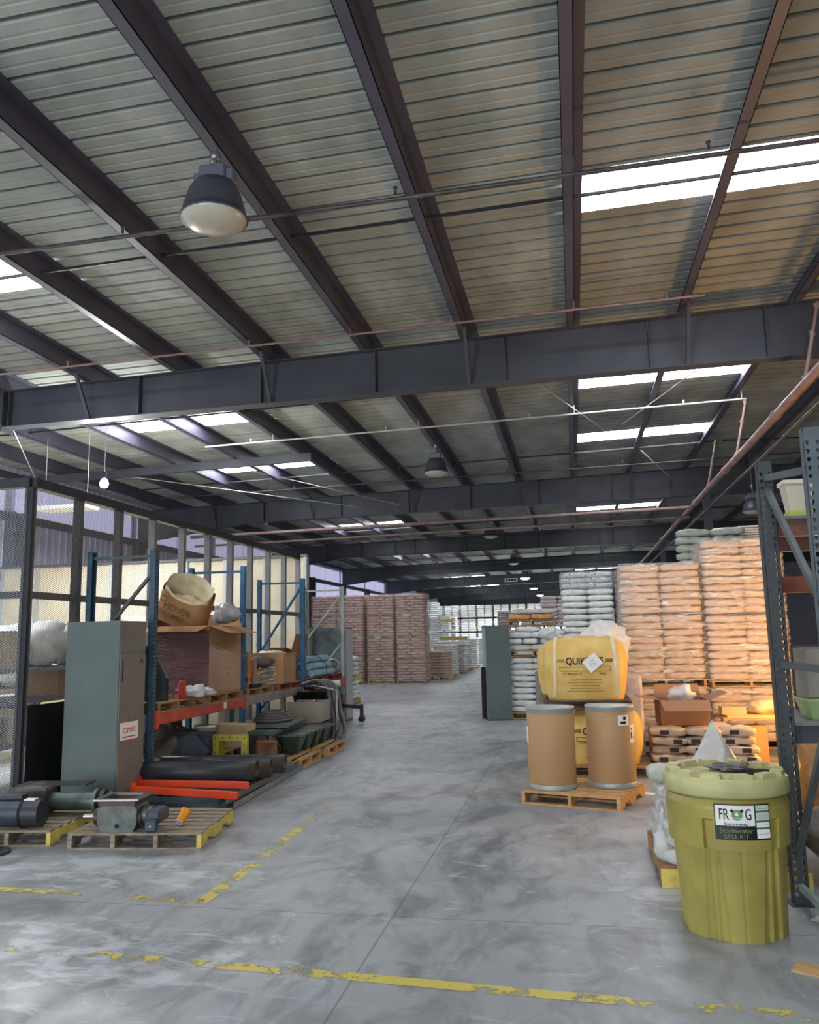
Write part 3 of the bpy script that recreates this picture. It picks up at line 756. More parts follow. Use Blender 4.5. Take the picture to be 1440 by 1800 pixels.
for x, y, z, w, d, h, s in inside:
    carton((x, y, z), w, d, h, s + ' on the steel shelf behind the cage mesh', R_(-.2, .2), mt=random.choice((cardboard, mat('pale_carton', 'cbb48c', .8))))
for x, y, z, a, b, c, s, lb in ((-7.0, 9.75, 1.5, .45, .4, .28, 3, 'clear-wrapped white machine lump on top of the caged shelf'), (-7.05, 10.55, 1.5, .3, .35, .22, 5, 'white plastic bundle at the shelf end behind the mesh'),
                                (-7.2, 12.6, 1.68, .35, .4, .2, 8, 'loose white film over boxes inside the cage'), (-7.1, 15.6, 1.25, .4, .5, .35, 9, 'large white wrapped bundle deep inside the cage'), (-8.9, 11.6, 1.12, .6, .6, .5, 10, 'white tarpaulin heap behind the caged shelf')):
    tag(crumple(0, 0, 0, a, b, c, s).build('wrapped_bundle', white_paper, None, (x, y, z)), lb, 'bundle')
tb = thing('work_table', 'table carrying cream boards inside the caged store', 'table', (-9.6, 12.2, 0))
MB().box(-1.1, 1.1, -1.2, 1.2, 1.05, 1.12).build('top', mat('table_top', 'b8aa86', .7), tb)
for x in (-1, 1):
    for y in (-1.1, 1.1): MB().box(x-.04, x+.04, y-.04, y+.04, 0, 1.05).build('leg', steel_dark, tb)
for k, (x, y, z, w, d, h) in enumerate(((-9.9, 15.4, 0, 2.6, 1.2, 1.9), (-12.2, 14.0, 0, 1.5, 1.5, 2.1), (-8.3, 16.6, 0, 2.2, 1.0, 2.35))):
    o = MB().box(-w/2, w/2, -d/2, d/2, 0, h, bev=.05).build('crated_load', [mat('cream_board', 'dccb9b', .7, 0, 'cbb988', 2, 3), mat('yellow_board', 'dcc37a', .7, 0, 'cdb169', 2, 3), mat('pale_board', 'cfc9b8', .7, 0, 'bdb6a4', 2, 3)][k], None, (x, y, z))
    tag(o, ['wide cream sheeted load in the middle of the caged store', 'yellowish sheeted load by the pale wall of the caged store', 'pale sheeted load against the cream partition'][k], 'load')

# ------------------------------------------------------------------ rack row on the left
rk = thing('pallet_rack', 'row of blue and grey pallet racking along the cage with orange and grey beams', 'rack', (-4.96, 9.15, 0))
FY = [0., 2.75, 5.6, 8.3]
frame_parts(rk, 0, 0, -.84, 2.9, slate_rack, ((2.82, 2.82), (2.62, 1.72), (1.72, .9)), w=.10, front_mt=navy_rack)
frame_parts(rk, 2.75, 0, -.86, 2.92, blue_rack, ((2.84, 2.84), (1.9, 1.9), (1.0, 1.9)))
frame_parts(rk, 5.6, 0, -.86, 2.92, blue_rack, ((2.84, 2.84), (2.78, 1.55), (1.5, .5)))
frame_parts(rk, 8.3, 0, -.86, 2.92, pale_rack, ((2.84, 2.84), (2.75, 1.75), (1.7, .7)))
for (a, b, mt) in ((0, 2.75, orange_beam), (2.75, 5.6, grey_beam), (5.6, 8.3, orange_beam)):
    for x in (.045, -.9):
        o = MB().box(x-.02, x+.02, a+.045, b-.045, .81, .94, bev=.008).build('beam', mt, rk)
        for y in (a+.05, b-.05): MB().box(x-.028, x+.022, y-.03, y+.03, .77, .98).build('end_connector', mt, o)
    for y in (.6, 1.35, 2.1): MB().box(-.88, .02, a+y-.04, a+y+.04, .90, .935).build('support_bar', grey_beam, rk)
MB().box(.068, .07, 1.93, 2.02, .845, .93).build('load_label', label_w, rk)
# grey cabinet in front
cb = thing('metal_cabinet', 'tall grey electrical cabinet at the near end of the rack row', 'cabinet', (-5.29, 8.70, 0), math.radians(-3))
MB().box(-.34, .34, -.26, .26, .03, 2.03, bev=.006).build('body', cab_grey, cb)
MB().box(-.345, .345, -.265, .265, 0, .03).build('plinth', steel_dark, cb)
MB().box(.341, .352, -.25, .25, .06, 1.66).build('side_door', cab_taupe, cb)
MB().box(.341, .346, -.25, .25, 1.69, 2.02).build('upper_panel', cab_taupe, cb)
MB().box(.353, .357, -.21, -.195, 1.36, 1.60).build('vent_slot', ink, cb)
MB().tube([(.352, .17, 1.58), (.38, .17, 1.58)], .022, 12).build('lock', steel, cb)
for y, z in ((-.02, 1.55), (.0, 1.0), (-.2, .86)): MB().box(.3525, .354, y-.012, y+.012, z-.03, z+.03).build('scuffed_plate', galv, cb)
sl = MB().box(.353, .356, -.22, .13, .72, .91).build('warning_sticker', label_w, cb)
text('CIMAS', .085, ink_red, sl, (.3565, -.045, .82), (PI/2, 0, PI/2)); MB().box(.3562, .3575, -.17, .08, .745, .757).build('red_underline', ink_red, sl)

# goods on the rack: near bay
pallet((-5.38, 9.78, .94), 1.0, .9, PI/2, 'worn pallet with a yellow end on the orange beam, nearest the cabinet', wood, h=.12)
pallet((-5.38, 11.22, .94), 1.15, .95, PI/2, 'wooden pallet under the big purple-wrapped carton', wood, h=.12)
g = carton((-5.40, 11.25, 1.06), .9, 1.12, .94, 'big open carton wrapped in purple film on the orange rack beam', 0, (('F', .32, -14), ('R', .30, -20), ('L', .12, 80), ('B', .3, 40)), cardboard)
m = MB()
m.grid(lambda u, v: (-.46+.92*u, -.572-.012*noise.noise(Vector((u*4, v*14, 1))), .02+.86*v), 20, 20); m.build('purple_film', purple, g)
m = MB(); m.grid(lambda u, v: (.459+.012*noise.noise(Vector((u*4, v*12, 2))), -.56+1.12*u, .02+.7*v-.25*u*v), 20, 16); m.build('clear_film', clear3, g)
# tilted paper sack on top of it
sk = thing('paper_sack', 'large open printed kraft paper sack leaning on top of the purple-wrapped carton', 'bag', (-5.56, 11.05, 2.06), 0, None, (math.radians(16), math.radians(22), math.radians(4)))
def sack_wall(u, v, k=0.):
    t = 2*PI*u; w, d = .38, .20*(1-.3*v); c, s_ = math.cos(t), math.sin(t)
    x = w*math.copysign(abs(c)**.55, c); y = d*math.copysign(abs(s_)**.55, s_); q = Vector((x*4, y*4, v*3+k))
    n = .03*noise.noise(q)+.02*noise.noise(q*2.5)
    z = .50*v*(1+.22*v*max(0, s_)-.25*v*max(0, -s_)) + .02*math.sin(t*5)*v
    return ((x)*(1+n)-.12*v*0, y*(1+n)+.0, z)
m = MB(); m.grid(lambda u, v: sack_wall(u, v), 40, 14); m.add([sack_wall(i/40, 0) for i in range(40)], [list(range(39, -1, -1))]); m.build('outer_paper', kraft, sk)
m = MB(); m.grid(lambda u, v: tuple(a*b for a, b in zip(sack_wall(u, v*.55+.5, 3), (.93, .88, 1.07))), 40, 8); m.build('liner_paper', kraft_in, sk)
crumple(0, .03, .24, .24, .10, .08, 4).build('white_filling', kraft_in, sk)
text('MOVER', .13, tan_print, sk, (-.02, -.212, .24), (PI/2-.05, 0, 0)); text('PRO', .10, tan_print, sk, (.02, -.216, .12), (PI/2-.05, 0, 0))
m = MB(); m.tube([(-.25+.045*math.cos(a*PI/8), -.213, .34+.045*math.sin(a*PI/8)) for a in range(17)], .005, 5, cap=False); m.build('round_logo', tan_print, sk)
tag(crumple(0, 0, 0, .2, .16, .14, 7).build('plastic_bag', mat('grey_film_bag', 'b9b6b8', .35, 0, '98969c', 8, 4, .4), None, (-5.08, 11.55, 2.04)), 'crumpled grey plastic bag beside the paper sack on the carton', 'bag')
# curved dark sheet, red extinguisher-like tube, crumpled paper
m = MB(); m.grid(lambda u, v: (-.30+.42*u-.0*v, .02*math.sin(u*3), .72*v*(1-.62*u**2)), 14, 10); m.grid(lambda u, v: (-.30+.42*u, .02*math.sin(u*3)+.06, .72*v*(1-.62*u**2)), 14, 10)
m.grid(lambda u, v: (-.30+.42*u, .02*math.sin(u*3)+.06*v, .72*(1-.62*u**2)), 14, 1)
tag(m.build('sheet_metal_hood', mat('dark_grey_steel', '5a5d60', .4, .3, '484a4e', 3, 3), None, (-5.1, 9.55, 1.06)), 'curved dark grey metal hood standing on the pallet by the cabinet', 'metal part')
rd = thing('red_canister', 'slim red canister standing beside the purple-wrapped carton', 'canister', (-4.98, 9.98, 1.06))
m = MB(); m.lathe([(.045, 0), (.05, .02), (.05, .20), (.03, .235)], 20); m.disc(.03, .235); m.build('body', mat('red_metal', 'a82c28', .4), rd)
MB().tube([(0, 0, .23), (0, 0, .27)], .015, 8).build('cap', black_rub, rd)
tag(crumple(0, 0, 0, .17, .17, .075, 12, amp=.7).build('crumpled_paper', white_paper, None, (-4.98, 10.28, 1.06)), 'crumpled white paper at the foot of the purple-wrapped carton', 'paper')
tag(crumple(0, 0, 0, .13, .2, .05, 14, amp=.7).build('crumpled_paper', white_paper, None, (-4.94, 10.52, 1.06)), 'flatter crumpled white sheet hanging at the carton corner', 'paper')
# middle bay goods
pallet((-5.38, 12.55, .94), 1.1, .95, PI/2, 'yellow-ended pallet carrying the black machine on the grey beam', wood, h=.11)
pallet((-5.38, 13.97, .94), 1.2, .95, PI/2, 'reddish pallet under the square carton on the grey beam', wood_red, h=.11)
carton((-5.25, 12.2, 1.05), .55, .16, .56, 'narrow upright carton flap leaning behind the blue post', .1, mt=cardboard)
carton((-5.18, 12.42, 1.05), .5, .06, .42, 'tall flattened carton beside the black machine', -.2, mt=cardboard)
bm = thing('black_machine', 'small black motor unit on the pallet next to the springs', 'machine', (-5.12, 12.4, 1.05))
MB().box(-.2, .2, -.2, .2, 0, .06, bev=.01).build('base', black_flat, bm); m = MB(); m.tube([(0, -.2, .17), (0, .18, .17)], .1, 18); m.build('motor', black_rub, bm)
m = MB(); m.tube([(.1, -.26, .14), (.1, -.1, .14)], .05, 14); m.build('chrome_cap', steel, bm)
cr = thing('wire_basket', 'wire basket packed with pale coiled springs and cloth', 'basket', (-5.10, 12.95, 1.05))
for z in (.02, .14, .28): m = MB(); m.tube([(-.2, -.25, z), (.2, -.25, z), (.2, .25, z), (-.2, .25, z), (-.2, -.25, z)], .006, 5); m.build('hoop', galv, cr)
for k in range(8):
    sp = MB(); x0 = -.14+.28*(k % 2); y0 = -.2+.13*(k//2)
    sp.tube([(x0+.06*math.cos(a*.9), y0+.05*math.sin(a*.9), .02+.024*a*.45) for a in range(26)], .010, 5); sp.build('coil_spring', mat('pale_spring', 'b9b4a8', .4, .4), cr)
crumple(0, .02, .27, .2, .24, .10, 5).build('cloth', mat('grey_cloth', '5c5a56', .8), cr)
tag(crumple(0, 0, 0, .15, .17, .12, 15).build('white_sack', mat('dirty_white_sack', 'b5ada2', .7, 0, '9b9388', 6, 4, .3), None, (-5.35, 12.75, 1.38)), 'greyish white sack lying on the spring basket', 'bag')
carton((-5.2, 13.82, 1.05), .62, .72, .46, 'square brown carton with torn white lining on the grey beam', .05, (('F', .06, 80), ('R', .05, 70)), cardboard)
tag(crumple(0, 0, 0, .2, .2, .05, 18, amp=.6).build('torn_paper', white_paper, None, (-5.2, 13.7, 1.5)), 'torn white paper on top of the square brown carton', 'paper')
carton((-5.58, 15.05, 1.18), .42, .5, .34, 'small carton with a leaning open flap behind the blue frame', .2, (('F', .2, 30), ('L', .25, 50)), cardboard)
carton((-5.58, 15.75, 1.18), .42, .6, .42, 'open carton with a tall lid flap beyond the blue frame', -.15, (('R', .3, 75), ('F', .22, 10)), cardboard2)
pallet((-5.62, 15.4, 1.07), 1.2, .5, PI/2, 'small red-brown pallet piece under the leaning-flap cartons', wood_red, h=.11, nb=4)
pallet((-5.4, 15.4, .94), 1.1, .95, PI/2, 'red-brown pallet under the blue tube bundle', wood_red, h=.13)
pallet((-5.4, 16.7, .94), 1.1, .95, PI/2, 'red-brown pallet at the far end of the rack row', wood_red, h=.13)
tbn = thing('tube_bundle', 'strapped bundle of pale blue plastic tubes on the far rack pallet', 'tubes', (-5.13, 15.95, 1.07), PI/2)
for i, (dy, dz) in enumerate(((-.22, .07), (-.07, .07), (.08, .07), (-.15, .2), (.0, .2), (.13, .2), (-.07, .33))):
    m = MB(); m.tube([(-.75, dy*.8, dz), (.62, dy*.8, dz)], .068, 14); m.build('tube', mat('pale_blue_tube', '8fb0bd', .35, 0, '7c9cab', 3, 3), tbn)
MB().tube([(-.1, -.30, .0), (-.1, -.28, .22), (-.1, -.07, .42), (-.1, .2, .25), (-.1, .22, 0)], .008, 5).build('strap', black_rub, tbn)
rl = thing('hose_reel', 'grey metal ring reel at the end of the blue tube bundle', 'reel', (-5.0, 16.85, 1.07))
m = MB(); m.tube([(.0+.13*math.cos(a*PI/10), 0, .15+.13*math.sin(a*PI/10)) for a in range(21)], .035, 10, cap=False); m.build('ring', galv, rl); MB().tube([(0, -.1, .15), (0, .1, .15)], .03, 10).build('hub', cast, rl)

# cabinet standing past the rack, with the shadow of a brace
fc = thing('metal_cabinet', 'tall grey cabinet standing past the far end of the rack row', 'cabinet', (-5.38, 17.95, 0))
MB().box(-.42, .42, -.3, .3, 0, 2.04, bev=.006).build('body', mat('cabinet_grey_far', '59656a', .5), fc)
MB().box(.422, .43, -.28, .28, .05, 2.0).build('door', mat('cabinet_door_far', 'a3a8aa', .5), fc)

# goods under the rack
tag(crumple(0, 0, 0, .4, .45, .16, 21, n=14).build('plastic_sheet', mat('milky_film', 'b3aa9e', .4, 0, '8d857a', 6, 4, .4), None, (-5.38, 9.85, 0)), 'heap of milky plastic sheet on the floor under the orange beam', 'plastic sheet')
tag(crumple(0, 0, 0, .38, .6, .34, 25, n=14, amp=.5).build('film_wrapped_load', mat('smoky_film', '6c6c68', .35, 0, '555551', 4, 4, .4), None, (-5.55, 10.6, 0)), 'smoky film-wrapped load under the near rack bay', 'load')
sd = thing('sheet_metal_duct', 'dark slate sheet-metal duct piece with slanted plates under the rack', 'duct', (-5.0, 10.35, .13), math.radians(4))
m = MB(); m.prism([(-.42, 0), (.0, 0), (.26, .24), (.04, .47), (-.12, .42), (-.36, .08)], (0, -.06, 0), (1, 0, 0), (0, 0, 1), (0, .012, 0)); m.build('slanted_plate', mat('slate_sheet', '545a64', .45, .2), sd)
MB().box(-.28, .22, .0, .3, 0, .45).build('box_section', mat('slate_sheet_dark', '3f454e', .45, .2), sd)
yf = thing('flange_frame', 'square yellow painted steel flange frame standing under the rack', 'frame', (-4.50, 10.42, .11), math.radians(2))
m = MB()
for a, b, c, d in ((-.235, .235, 0, .075), (-.235, .235, .38, .455), (-.235, -.155, .075, .38), (.155, .235, .075, .38)): m.box(a, b, -.02, .05, c, d)
for a, b, c, d in ((-.165, .165, .065, .09), (-.165, .165, .365, .39), (-.165, -.14, .09, .365), (.14, .165, .09, .365)): m.box(a, b, .05, .17, c, d)
m.build('ring', mat('dirty_yellow_steel', 'b5a82c', .5, 0, '8f8424', 8, 5), yf)
for k in range(5):
    for (x, z) in ((-.2+.1*k, .035), (-.2+.1*k, .42), (-.197, .06+.085*k), (.197, .06+.085*k)): MB().tube([(x, -.024, z), (x, -.0195, z)], .008, 8).build('bolt_hole', ink, yf)
bk = thing('white_bucket', 'white plastic bucket with a printed label under the orange beam', 'bucket', (-5.2, 11.15, .28))
m = MB(); m.lathe([(.12, 0), (.15, .3), (.157, .3), (.157, .33), (.14, .33)], 28); m.disc(.12, 0, 28, up=False); m.disc(.14, .33); m.build('body', white_paper, bk); MB().box(-.06, .09, -.153, -.147, .08, .22).build('label', label_w, bk); MB().box(-.0, .07, -.156, -.1535, .05, .11).build('printed_mark', ink, bk)
pallet((-5.3, 11.25, 0), 1.0, .95, PI/2, 'pallet on the floor below the purple-wrapped carton', wood, h=.13, nb=5)
pallet((-5.3, 11.25, .13), 1.0, .95, PI/2, 'upper of two floor pallets below the purple-wrapped carton', wood, h=.14, nb=5)
for i, (x, y, z, w, d, h, r) in enumerate(((-4.98, 11.55, .27, .5, .26, .17, .1), (-4.96, 11.6, .44, .56, .3, .14, -.05), (-5.0, 12.25, .27, .4, .5, .28, .0))):
    carton((x, y, z), w, d, h, ['lower small wooden-coloured carton behind the yellow frame', 'upper long carton stacked behind the yellow frame', 'plain carton behind the blue post under the rack'][i], r, mt=mat('pale_carton', 'cbb48c', .8))
pallet((-5.3, 12.3, 0), 1.0, .95, PI/2, 'floor pallet hidden behind the navy post', wood, h=.27, nb=5)
# lying upright frames
for k, (x, y, z, rz, lb, mt) in enumerate(((-4.24, 9.88, 0, 3, 'lower grey-blue rack frame lying flat on the floor beside the aisle', slate_rack), (-4.22, 9.72, .085, 1.5, 'upper navy rack frame lying flat on another frame beside the aisle', navy_rack))):
    t = thing('rack_frame', lb, 'rack frame', (x, y, z), math.radians(rz))
    for s in (-1, 1):
        o = post_mesh(2.75 if k == 0 else 2.5).build('upright', mt if s < 0 else galv if k == 0 else slate_rack, t); o.rotation_euler = (-PI/2, 0, -s*0); o.location = (s*.48, -1.35, .04)
    ys = [-1.3, -.7, -.1, .5, 1.05]
    for q, yy in enumerate(ys): MB().bar((-.46, yy, .045), (.46, yy, .045), .03, .045).build('brace', mt, t)
    for q in range(4): MB().bar((-.46, ys[q] if q % 2 else ys[q+1], .045), (.46, ys[q+1] if q % 2 else ys[q], .045), .03, .04).build('brace', mt, t)
rb = thing('rack_beam', 'bright red-orange steel beam lying across the flat rack frames', 'beam', (-4.12, 8.36, .175), math.radians(-11))
MB().box(-.66, .66, -.025, .025, 0, .075, bev=.006).build('beam', bright_red, rb); MB().box(-.68, -.66, -.04, .03, -.0, .11).build('end_connector', bright_red, rb)
rb2 = dup(rb, (-4.25, 8.84, .175), math.radians(-2), 'dull red beam half hidden behind the bright beam')
def half_pipe(loc, rz, r, L, label, a0=-.25, a1=1.25, th=.008):
    m = MB(); n = 24; vs = []; fs = []
    for k in range(n+1):
        a = PI*(a0+(a1-a0)*k/n)
        for rr in (r, r-th):
            for x in (-L/2, L/2): vs.append((x, rr*math.cos(a), r+rr*math.sin(a)))
    for k in range(n):
        o = 4*k; fs += [[o, o+1, o+5, o+4], [o+2, o+6, o+7, o+3], [o, o+4, o+6, o+2], [o+1, o+3, o+7, o+5]]
    m.add(vs, fs, True); return tag(m.build('black_pipe', black_rub, None, loc, rz), label, 'pipe', None)
half_pipe((-4.42, 9.10, .175), math.radians(10), .125, 1.55, 'nearest of the thick black plastic pipes lying across the rack frames')
half_pipe((-4.33, 9.38, .175), math.radians(10), .11, 1.5, 'middle thick black plastic pipe lying across the rack frames', -.5, 1.5)
half_pipe((-4.25, 9.65, .175), math.radians(11), .12, 1.5, 'rearmost thick black plastic pipe lying across the rack frames', -.3, 1.3)
# middle and far bays, floor level
pallet((-4.4, 11.75, 0), 1.1, 1.15, PI/2+.05, 'fresh wooden pallet sticking out under the green castings', wood_new, h=.13)
pallet((-4.37, 13.0, 0), 1.1, 1.15, PI/2+.05, 'second fresh pallet under the hanging hoses', wood_new, h=.13)
bx = carton((-4.28, 11.15, .10), .26, .22, .30, 'small open brown carton standing at the end of the lying rack frames', .5, (('F', .16, 5), ('R', .12, -60)), cardboard2)
green_cast = mat('green_grey_casting', '5b6a62', .45, .3, '47544e', 9, 5)
for k in range(4):
    t = thing('valve_casting', ['nearest', 'second', 'third', 'farthest'][k] + ' of the green-grey tapered valve castings lined up on the fresh pallets', 'valve', (-4.12, 11.85+.42*k, .13))
    m = MB(); v = [(-.15, -.17, .26), (.15, -.17, .26), (.15, .17, .26), (-.15, .17, .26), (-.06, -.07, 0), (.06, -.07, 0), (.06, .07, 0), (-.06, .07, 0)]; m.add(v, [[0, 1, 2, 3], [4, 7, 6, 5], [0, 4, 5, 1], [1, 5, 6, 2], [2, 6, 7, 3], [3, 7, 4, 0]], False); m.build('hopper', green_cast, t)
    MB().box(-.19, .19, -.2, .2, .26, .29).build('flange', green_cast, t)
    for s in (-1, 1): MB().tube([(.12*s, -.21, .05), (.12*s, -.21, .30)], .008, 6).build('bolt', ink_green, t)
rs = thing('roller_unit', 'long grey roller unit with shiny ribs under the middle rack bay', 'machine', (-4.55, 12.0, .13))
MB().box(-.28, .28, -.55, .7, .30, .36, bev=.01).build('top_plate', green_cast, rs)
for k in range(9):
    MB().tube([(.2, -.5+.13*k, .02), (.2, -.5+.13*k, .30)], .04, 10).build('roller', steel if k > 3 else cast, rs)
MB().box(-.28, .16, -.55, .7, 0, .30).build('housing', cast_dark, rs)
pl = tag(MB().box(-.34, .34, -.5, .5, 0, .05, bev=.01).build('steel_plate', green_cast, None, (-4.55, 12.25, .50), .05), 'flat grey-green steel plate on the roller unit', 'plate')
co = thing('coiled_hose', 'dark coiled hose lying on the grey-green plate under the rack', 'hose', (-4.62, 12.3, .55))
for k in range(4):
    m = MB(); r = .34-.045*k; m.tube([(r*.8*math.cos(a*PI/12), r*math.sin(a*PI/12), .03+.035*k) for a in range(25)], .024, 8, cap=False); m.build('coil', mat('grey_hose', '5f5c58', .5), co)
cm_ = thing('parts_crate', 'open wooden crate holding a greasy gear motor under the rack', 'crate', (-4.45, 13.55, .42))
MB().box(-.3, .3, -.26, -.24, 0, .34).build('side_panel', mat('dirty_ply', '9c9482', .8), cm_); MB().box(-.3, .3, .24, .26, 0, .34).build('side_panel', mat('dirty_ply', '9c9482', .8), cm_)
MB().box(.28, .3, -.24, .24, 0, .34).build('side_panel', mat('dirty_ply', '9c9482', .8), cm_); MB().box(-.3, .3, -.24, .24, 0, .02).build('base', mat('dirty_ply', '9c9482', .8), cm_)
MB().tube([(-.2, 0, .2), (.2, 0, .2)], .12, 14).build('gear_motor', cast, cm_)
for s in (-.15, .1): MB().tube([(s, 0, .2), (s+.03, 0, .2)], .16, 14).build('collar', mat('brassy_cast', '8d8468', .4, .4), cm_)
tag(MB().box(-.35, .35, -.4, .4, 0, .29, bev=.02).build('machine_base', cast_dark, None, (-4.45, 13.55, .13)), 'dark machine base block carrying the open parts crate', 'machine')
tubk = thing('black_tub', 'wide black rubber tub on the shelf edge behind the hoses', 'tub', (-4.72, 14.6, .52))
m = MB(); m.lathe([(.3, 0), (.38, .32), (.42, .32), (.42, .35), (.36, .35), (.29, .03)], 30); m.disc(.3, 0, 30, up=False); m.disc(.29, .03); m.build('body', black_flat, tubk)
tag(MB().box(-.42, .42, -.42, .42, 0, .52, bev=.02).build('machine_base', cast_dark, None, (-4.78, 14.62, 0)), 'dark block under the wide black tub', 'machine')
vac = thing('drum_vacuum', 'silver and white vacuum wand assembly lying across the black tub', 'vacuum', (-4.62, 14.5, .93))
MB().tube([(-.5, 0, .05), (.1, .05, .05)], .045, 12).build('wand', steel, vac); MB().tube([(.1, .05, .05), (.42, .08, .05)], .06, 12).build('nozzle', white_paper, vac); MB().tube([(-.2, -.08, .0), (.0, -.1, .0)], .04, 10).build('grip', black_rub, vac)
for k, (x, y, r) in enumerate(((-4.22, 14.0, .032), (-4.16, 14.05, .034), (-4.10, 14.13, .034))):
    m = MB(); pts = [(x-.55, y+.25, 1.0), (x-.3, y+.12, 1.06), (x-.08, y+.03, .98), (x+.02, y-.05, .75), (x+.08, y-.1, .5), (x+.15+.03*k, y-.25-.05*k, .25), (x+.14+.02*k, y-.45-.12*k, .06), (x+.05, y-.62-.15*k, .04)]
    q = []
    for i in range(len(pts)-1):
        p0, p1, p2, p3 = [Vector(pts[max(0, min(len(pts)-1, i+o))]) for o in (-1, 0, 1, 2)]
        for s_ in range(5):
            u = s_/5; q.append(.5*((2*p1)+(p2-p0)*u+(2*p0-5*p1+4*p2-p3)*u*u+(3*p1-p0-3*p2+p3)*u**3))
    q.append(Vector(pts[-1])); m.tube(q, r, 10)
    tag(m.build('hose', mat('grey_rubber_hose', '6e6c6c', .45, 0, '57565a', 4, 4)), ['inner', 'middle', 'outer'][k] + ' thick grey hose hanging over the tub down to the floor', 'hose')
tag(MB().tube([(-4.55, 14.05, .98), (-4.1, 13.85, .92), (-4.05, 13.82, .9), (-4.02, 13.75, .2), (-4.03, 13.72, .13)], .022, 10).build('bent_tube', steel), 'shiny bent metal tube standing in front of the hanging hoses', 'tube')
tr = thing('tow_bar', 'rusty tow bar with a hanging hook sticking out beside the grey cabinet', 'tow bar', (-5.12, 17.2, 0))
MB().bar((-.5, .2, .42), (.62, .1, .34), .09, .07).build('arm', cast_dark, tr); MB().box(.58, .64, .05, .15, .12, .4).build('hook_link', cast_dark, tr); MB().box(.54, .68, .04, .16, .04, .16, bev=.03).build('hook', cast_dark, tr)
MB().box(.0, .2, .05, .25, .4, .62, bev=.02).build('rusty_box', mat('rust_red', '6e3c30', .7), tr); MB().box(-.1, .1, -.1, .4, .0, .4, bev=.03).build('stand', cast_dark, tr)

# ------------------------------------------------------------------ floor pallets in front
A8 = math.radians(8)
pallet((-3.93, 7.40, 0), 1.19, 1.05, A8, 'yellow-striped pallet in front of the lying rack frames, carrying the rotary valve', wood_grey, h=.14, nst=4, stripe=True)
pallet((-5.34, 7.33, 0), 1.19, 1.05, A8, 'yellow-striped pallet nearer the cage corner, carrying two motors', wood_grey, h=.14, nst=4, stripe=True)
rv = thing('rotary_valve', 'grey cast rotary valve with a wide square flange and gear motor on a pallet', 'valve', (-4.05, 7.03, .14), A8); rv.scale = (.84, .84, .74)
m = MB(); m.prism([(-.17, 0), (.17, 0), (.21, .10), (.21, .26), (.17, .30), (-.17, .30), (-.21, .26), (-.21, .10)], (0, -.17, 0), (1, 0, 0), (0, 0, 1), (0, .34, 0)); m.build('valve_body', cast, rv)
m = MB()
for a, b, c, d in ((-.24, .24, -.22, -.15), (-.24, .24, .15, .22), (-.24, -.17, -.15, .15), (.17, .24, -.15, .15)): m.box(a, b, c, d, .365, .385)
m.build('top_flange', steel, rv, label='bare steel square top flange'); m = MB()
for a, b, c, d in ((-.19, .19, -.18, -.15), (-.19, .19, .15, .18), (-.19, -.16, -.15, .15), (.16, .19, -.15, .15)): m.box(a, b, c, d, .30, .365)
m.build('neck', mat('rusty_neck', '5f4a46', .6, .3), rv)
MB().tube([(-.42, -.02, .15), (-.27, -.02, .15)], .028, 12).build('shaft', steel, rv)
for x, r in ((-.28, .10), (-.25, .12), (.21, .12)): MB().tube([(x, -.02, .15), (x+.03, -.02, .15)], r, 20).build('bearing_plate', cast_dark, rv)
MB().tube([(.24, -.02, .17), (.33, -.02, .17)], .10, 16).build('coupling', cast, rv)
MB().tube([(.0, -.178, .07), (0, -.17, .07)], .025, 12).build('port', ink, rv)
o = MB().box(.33, .48, -.24, .06, .10, .26, bev=.03).build('gear_box', blue_motor, rv, label='blue-grey gear box')
MB().box(.34, .47, -.30, -.24, .02, .17, bev=.025).build('motor_end', blue_motor, rv)
MB().tube([(.405, -.302, .095), (.405, -.308, .095)], .012, 10).build('centre_cap', steel, rv)
MB().tube([(-.36, .22, .03), (-.28, .3, .10), (-.2, .26, .12)], .018, 8).build('lever', steel, rv)
cupo = thing('paper_cup', 'orange and white paper cup lying on the striped pallet', 'cup', (-3.59, 7.22, .14+.042), math.radians(0))
cupo.rotation_euler = (-.8, 0, -.25); cupo.scale = (1.15, 1.15, 1.15)
m = MB(); m.lathe([(.030, -.02), (.042, .09)], 20); m.build('orange_shell', mat('orange_cup', 'f39a1c', .5), cupo); m = MB(); m.disc(.030, -.02, 20, up=False); m.disc(.040, .085); m.build('bottom', white_paper, cupo); m = MB(); m.tube([(.031*math.cos(a*PI/10), .031*math.sin(a*PI/10), -.02) for a in range(21)], .003, 6); m.build('rim', white_paper, cupo)
mo = thing('electric_motor', 'dark blue-grey electric motor lying on the pallet at the cage corner', 'motor', (-5.02, 6.98, .14), A8); mo.scale = (.9, .9, .9)
m = MB(); m.tube([(-.45, 0, .14), (.02, 0, .14)], .135, 26); m.build('casing', blue_motor, mo)
m = MB(); m.tube([(.02, 0, .14), (.2, 0, .14)], .14, 14); m.build('fan_cover', black_rub, mo); MB().tube([(-.0, 0, .14), (.025, 0, .14)], .146, 26).build('band', black_flat, mo)
MB().box(-.25, .0, -.04, .08, .27, .32, bev=.01).build('terminal_box', black_rub, mo); MB().box(.03, .14, -.06, .02, .268, .283).build('rating_plate', label_w, mo)
g2 = thing('gear_motor', 'green-grey gear motor with a flange behind the dark electric motor', 'motor', (-4.98, 7.5, .14), A8)
MB().tube([(-.1, 0, .13), (.34, 0, .13)], .085, 18).build('casing', green_cast, g2); MB().tube([(.34, 0, .13), (.37, 0, .13)], .12, 18).build('flange', cast, g2)
for k in range(3): MB().tube([(.40+.07*k, 0, .14), (.44+.07*k, 0, .14)], .1-.015*k, 16).build('coupling', cast_dark, g2)
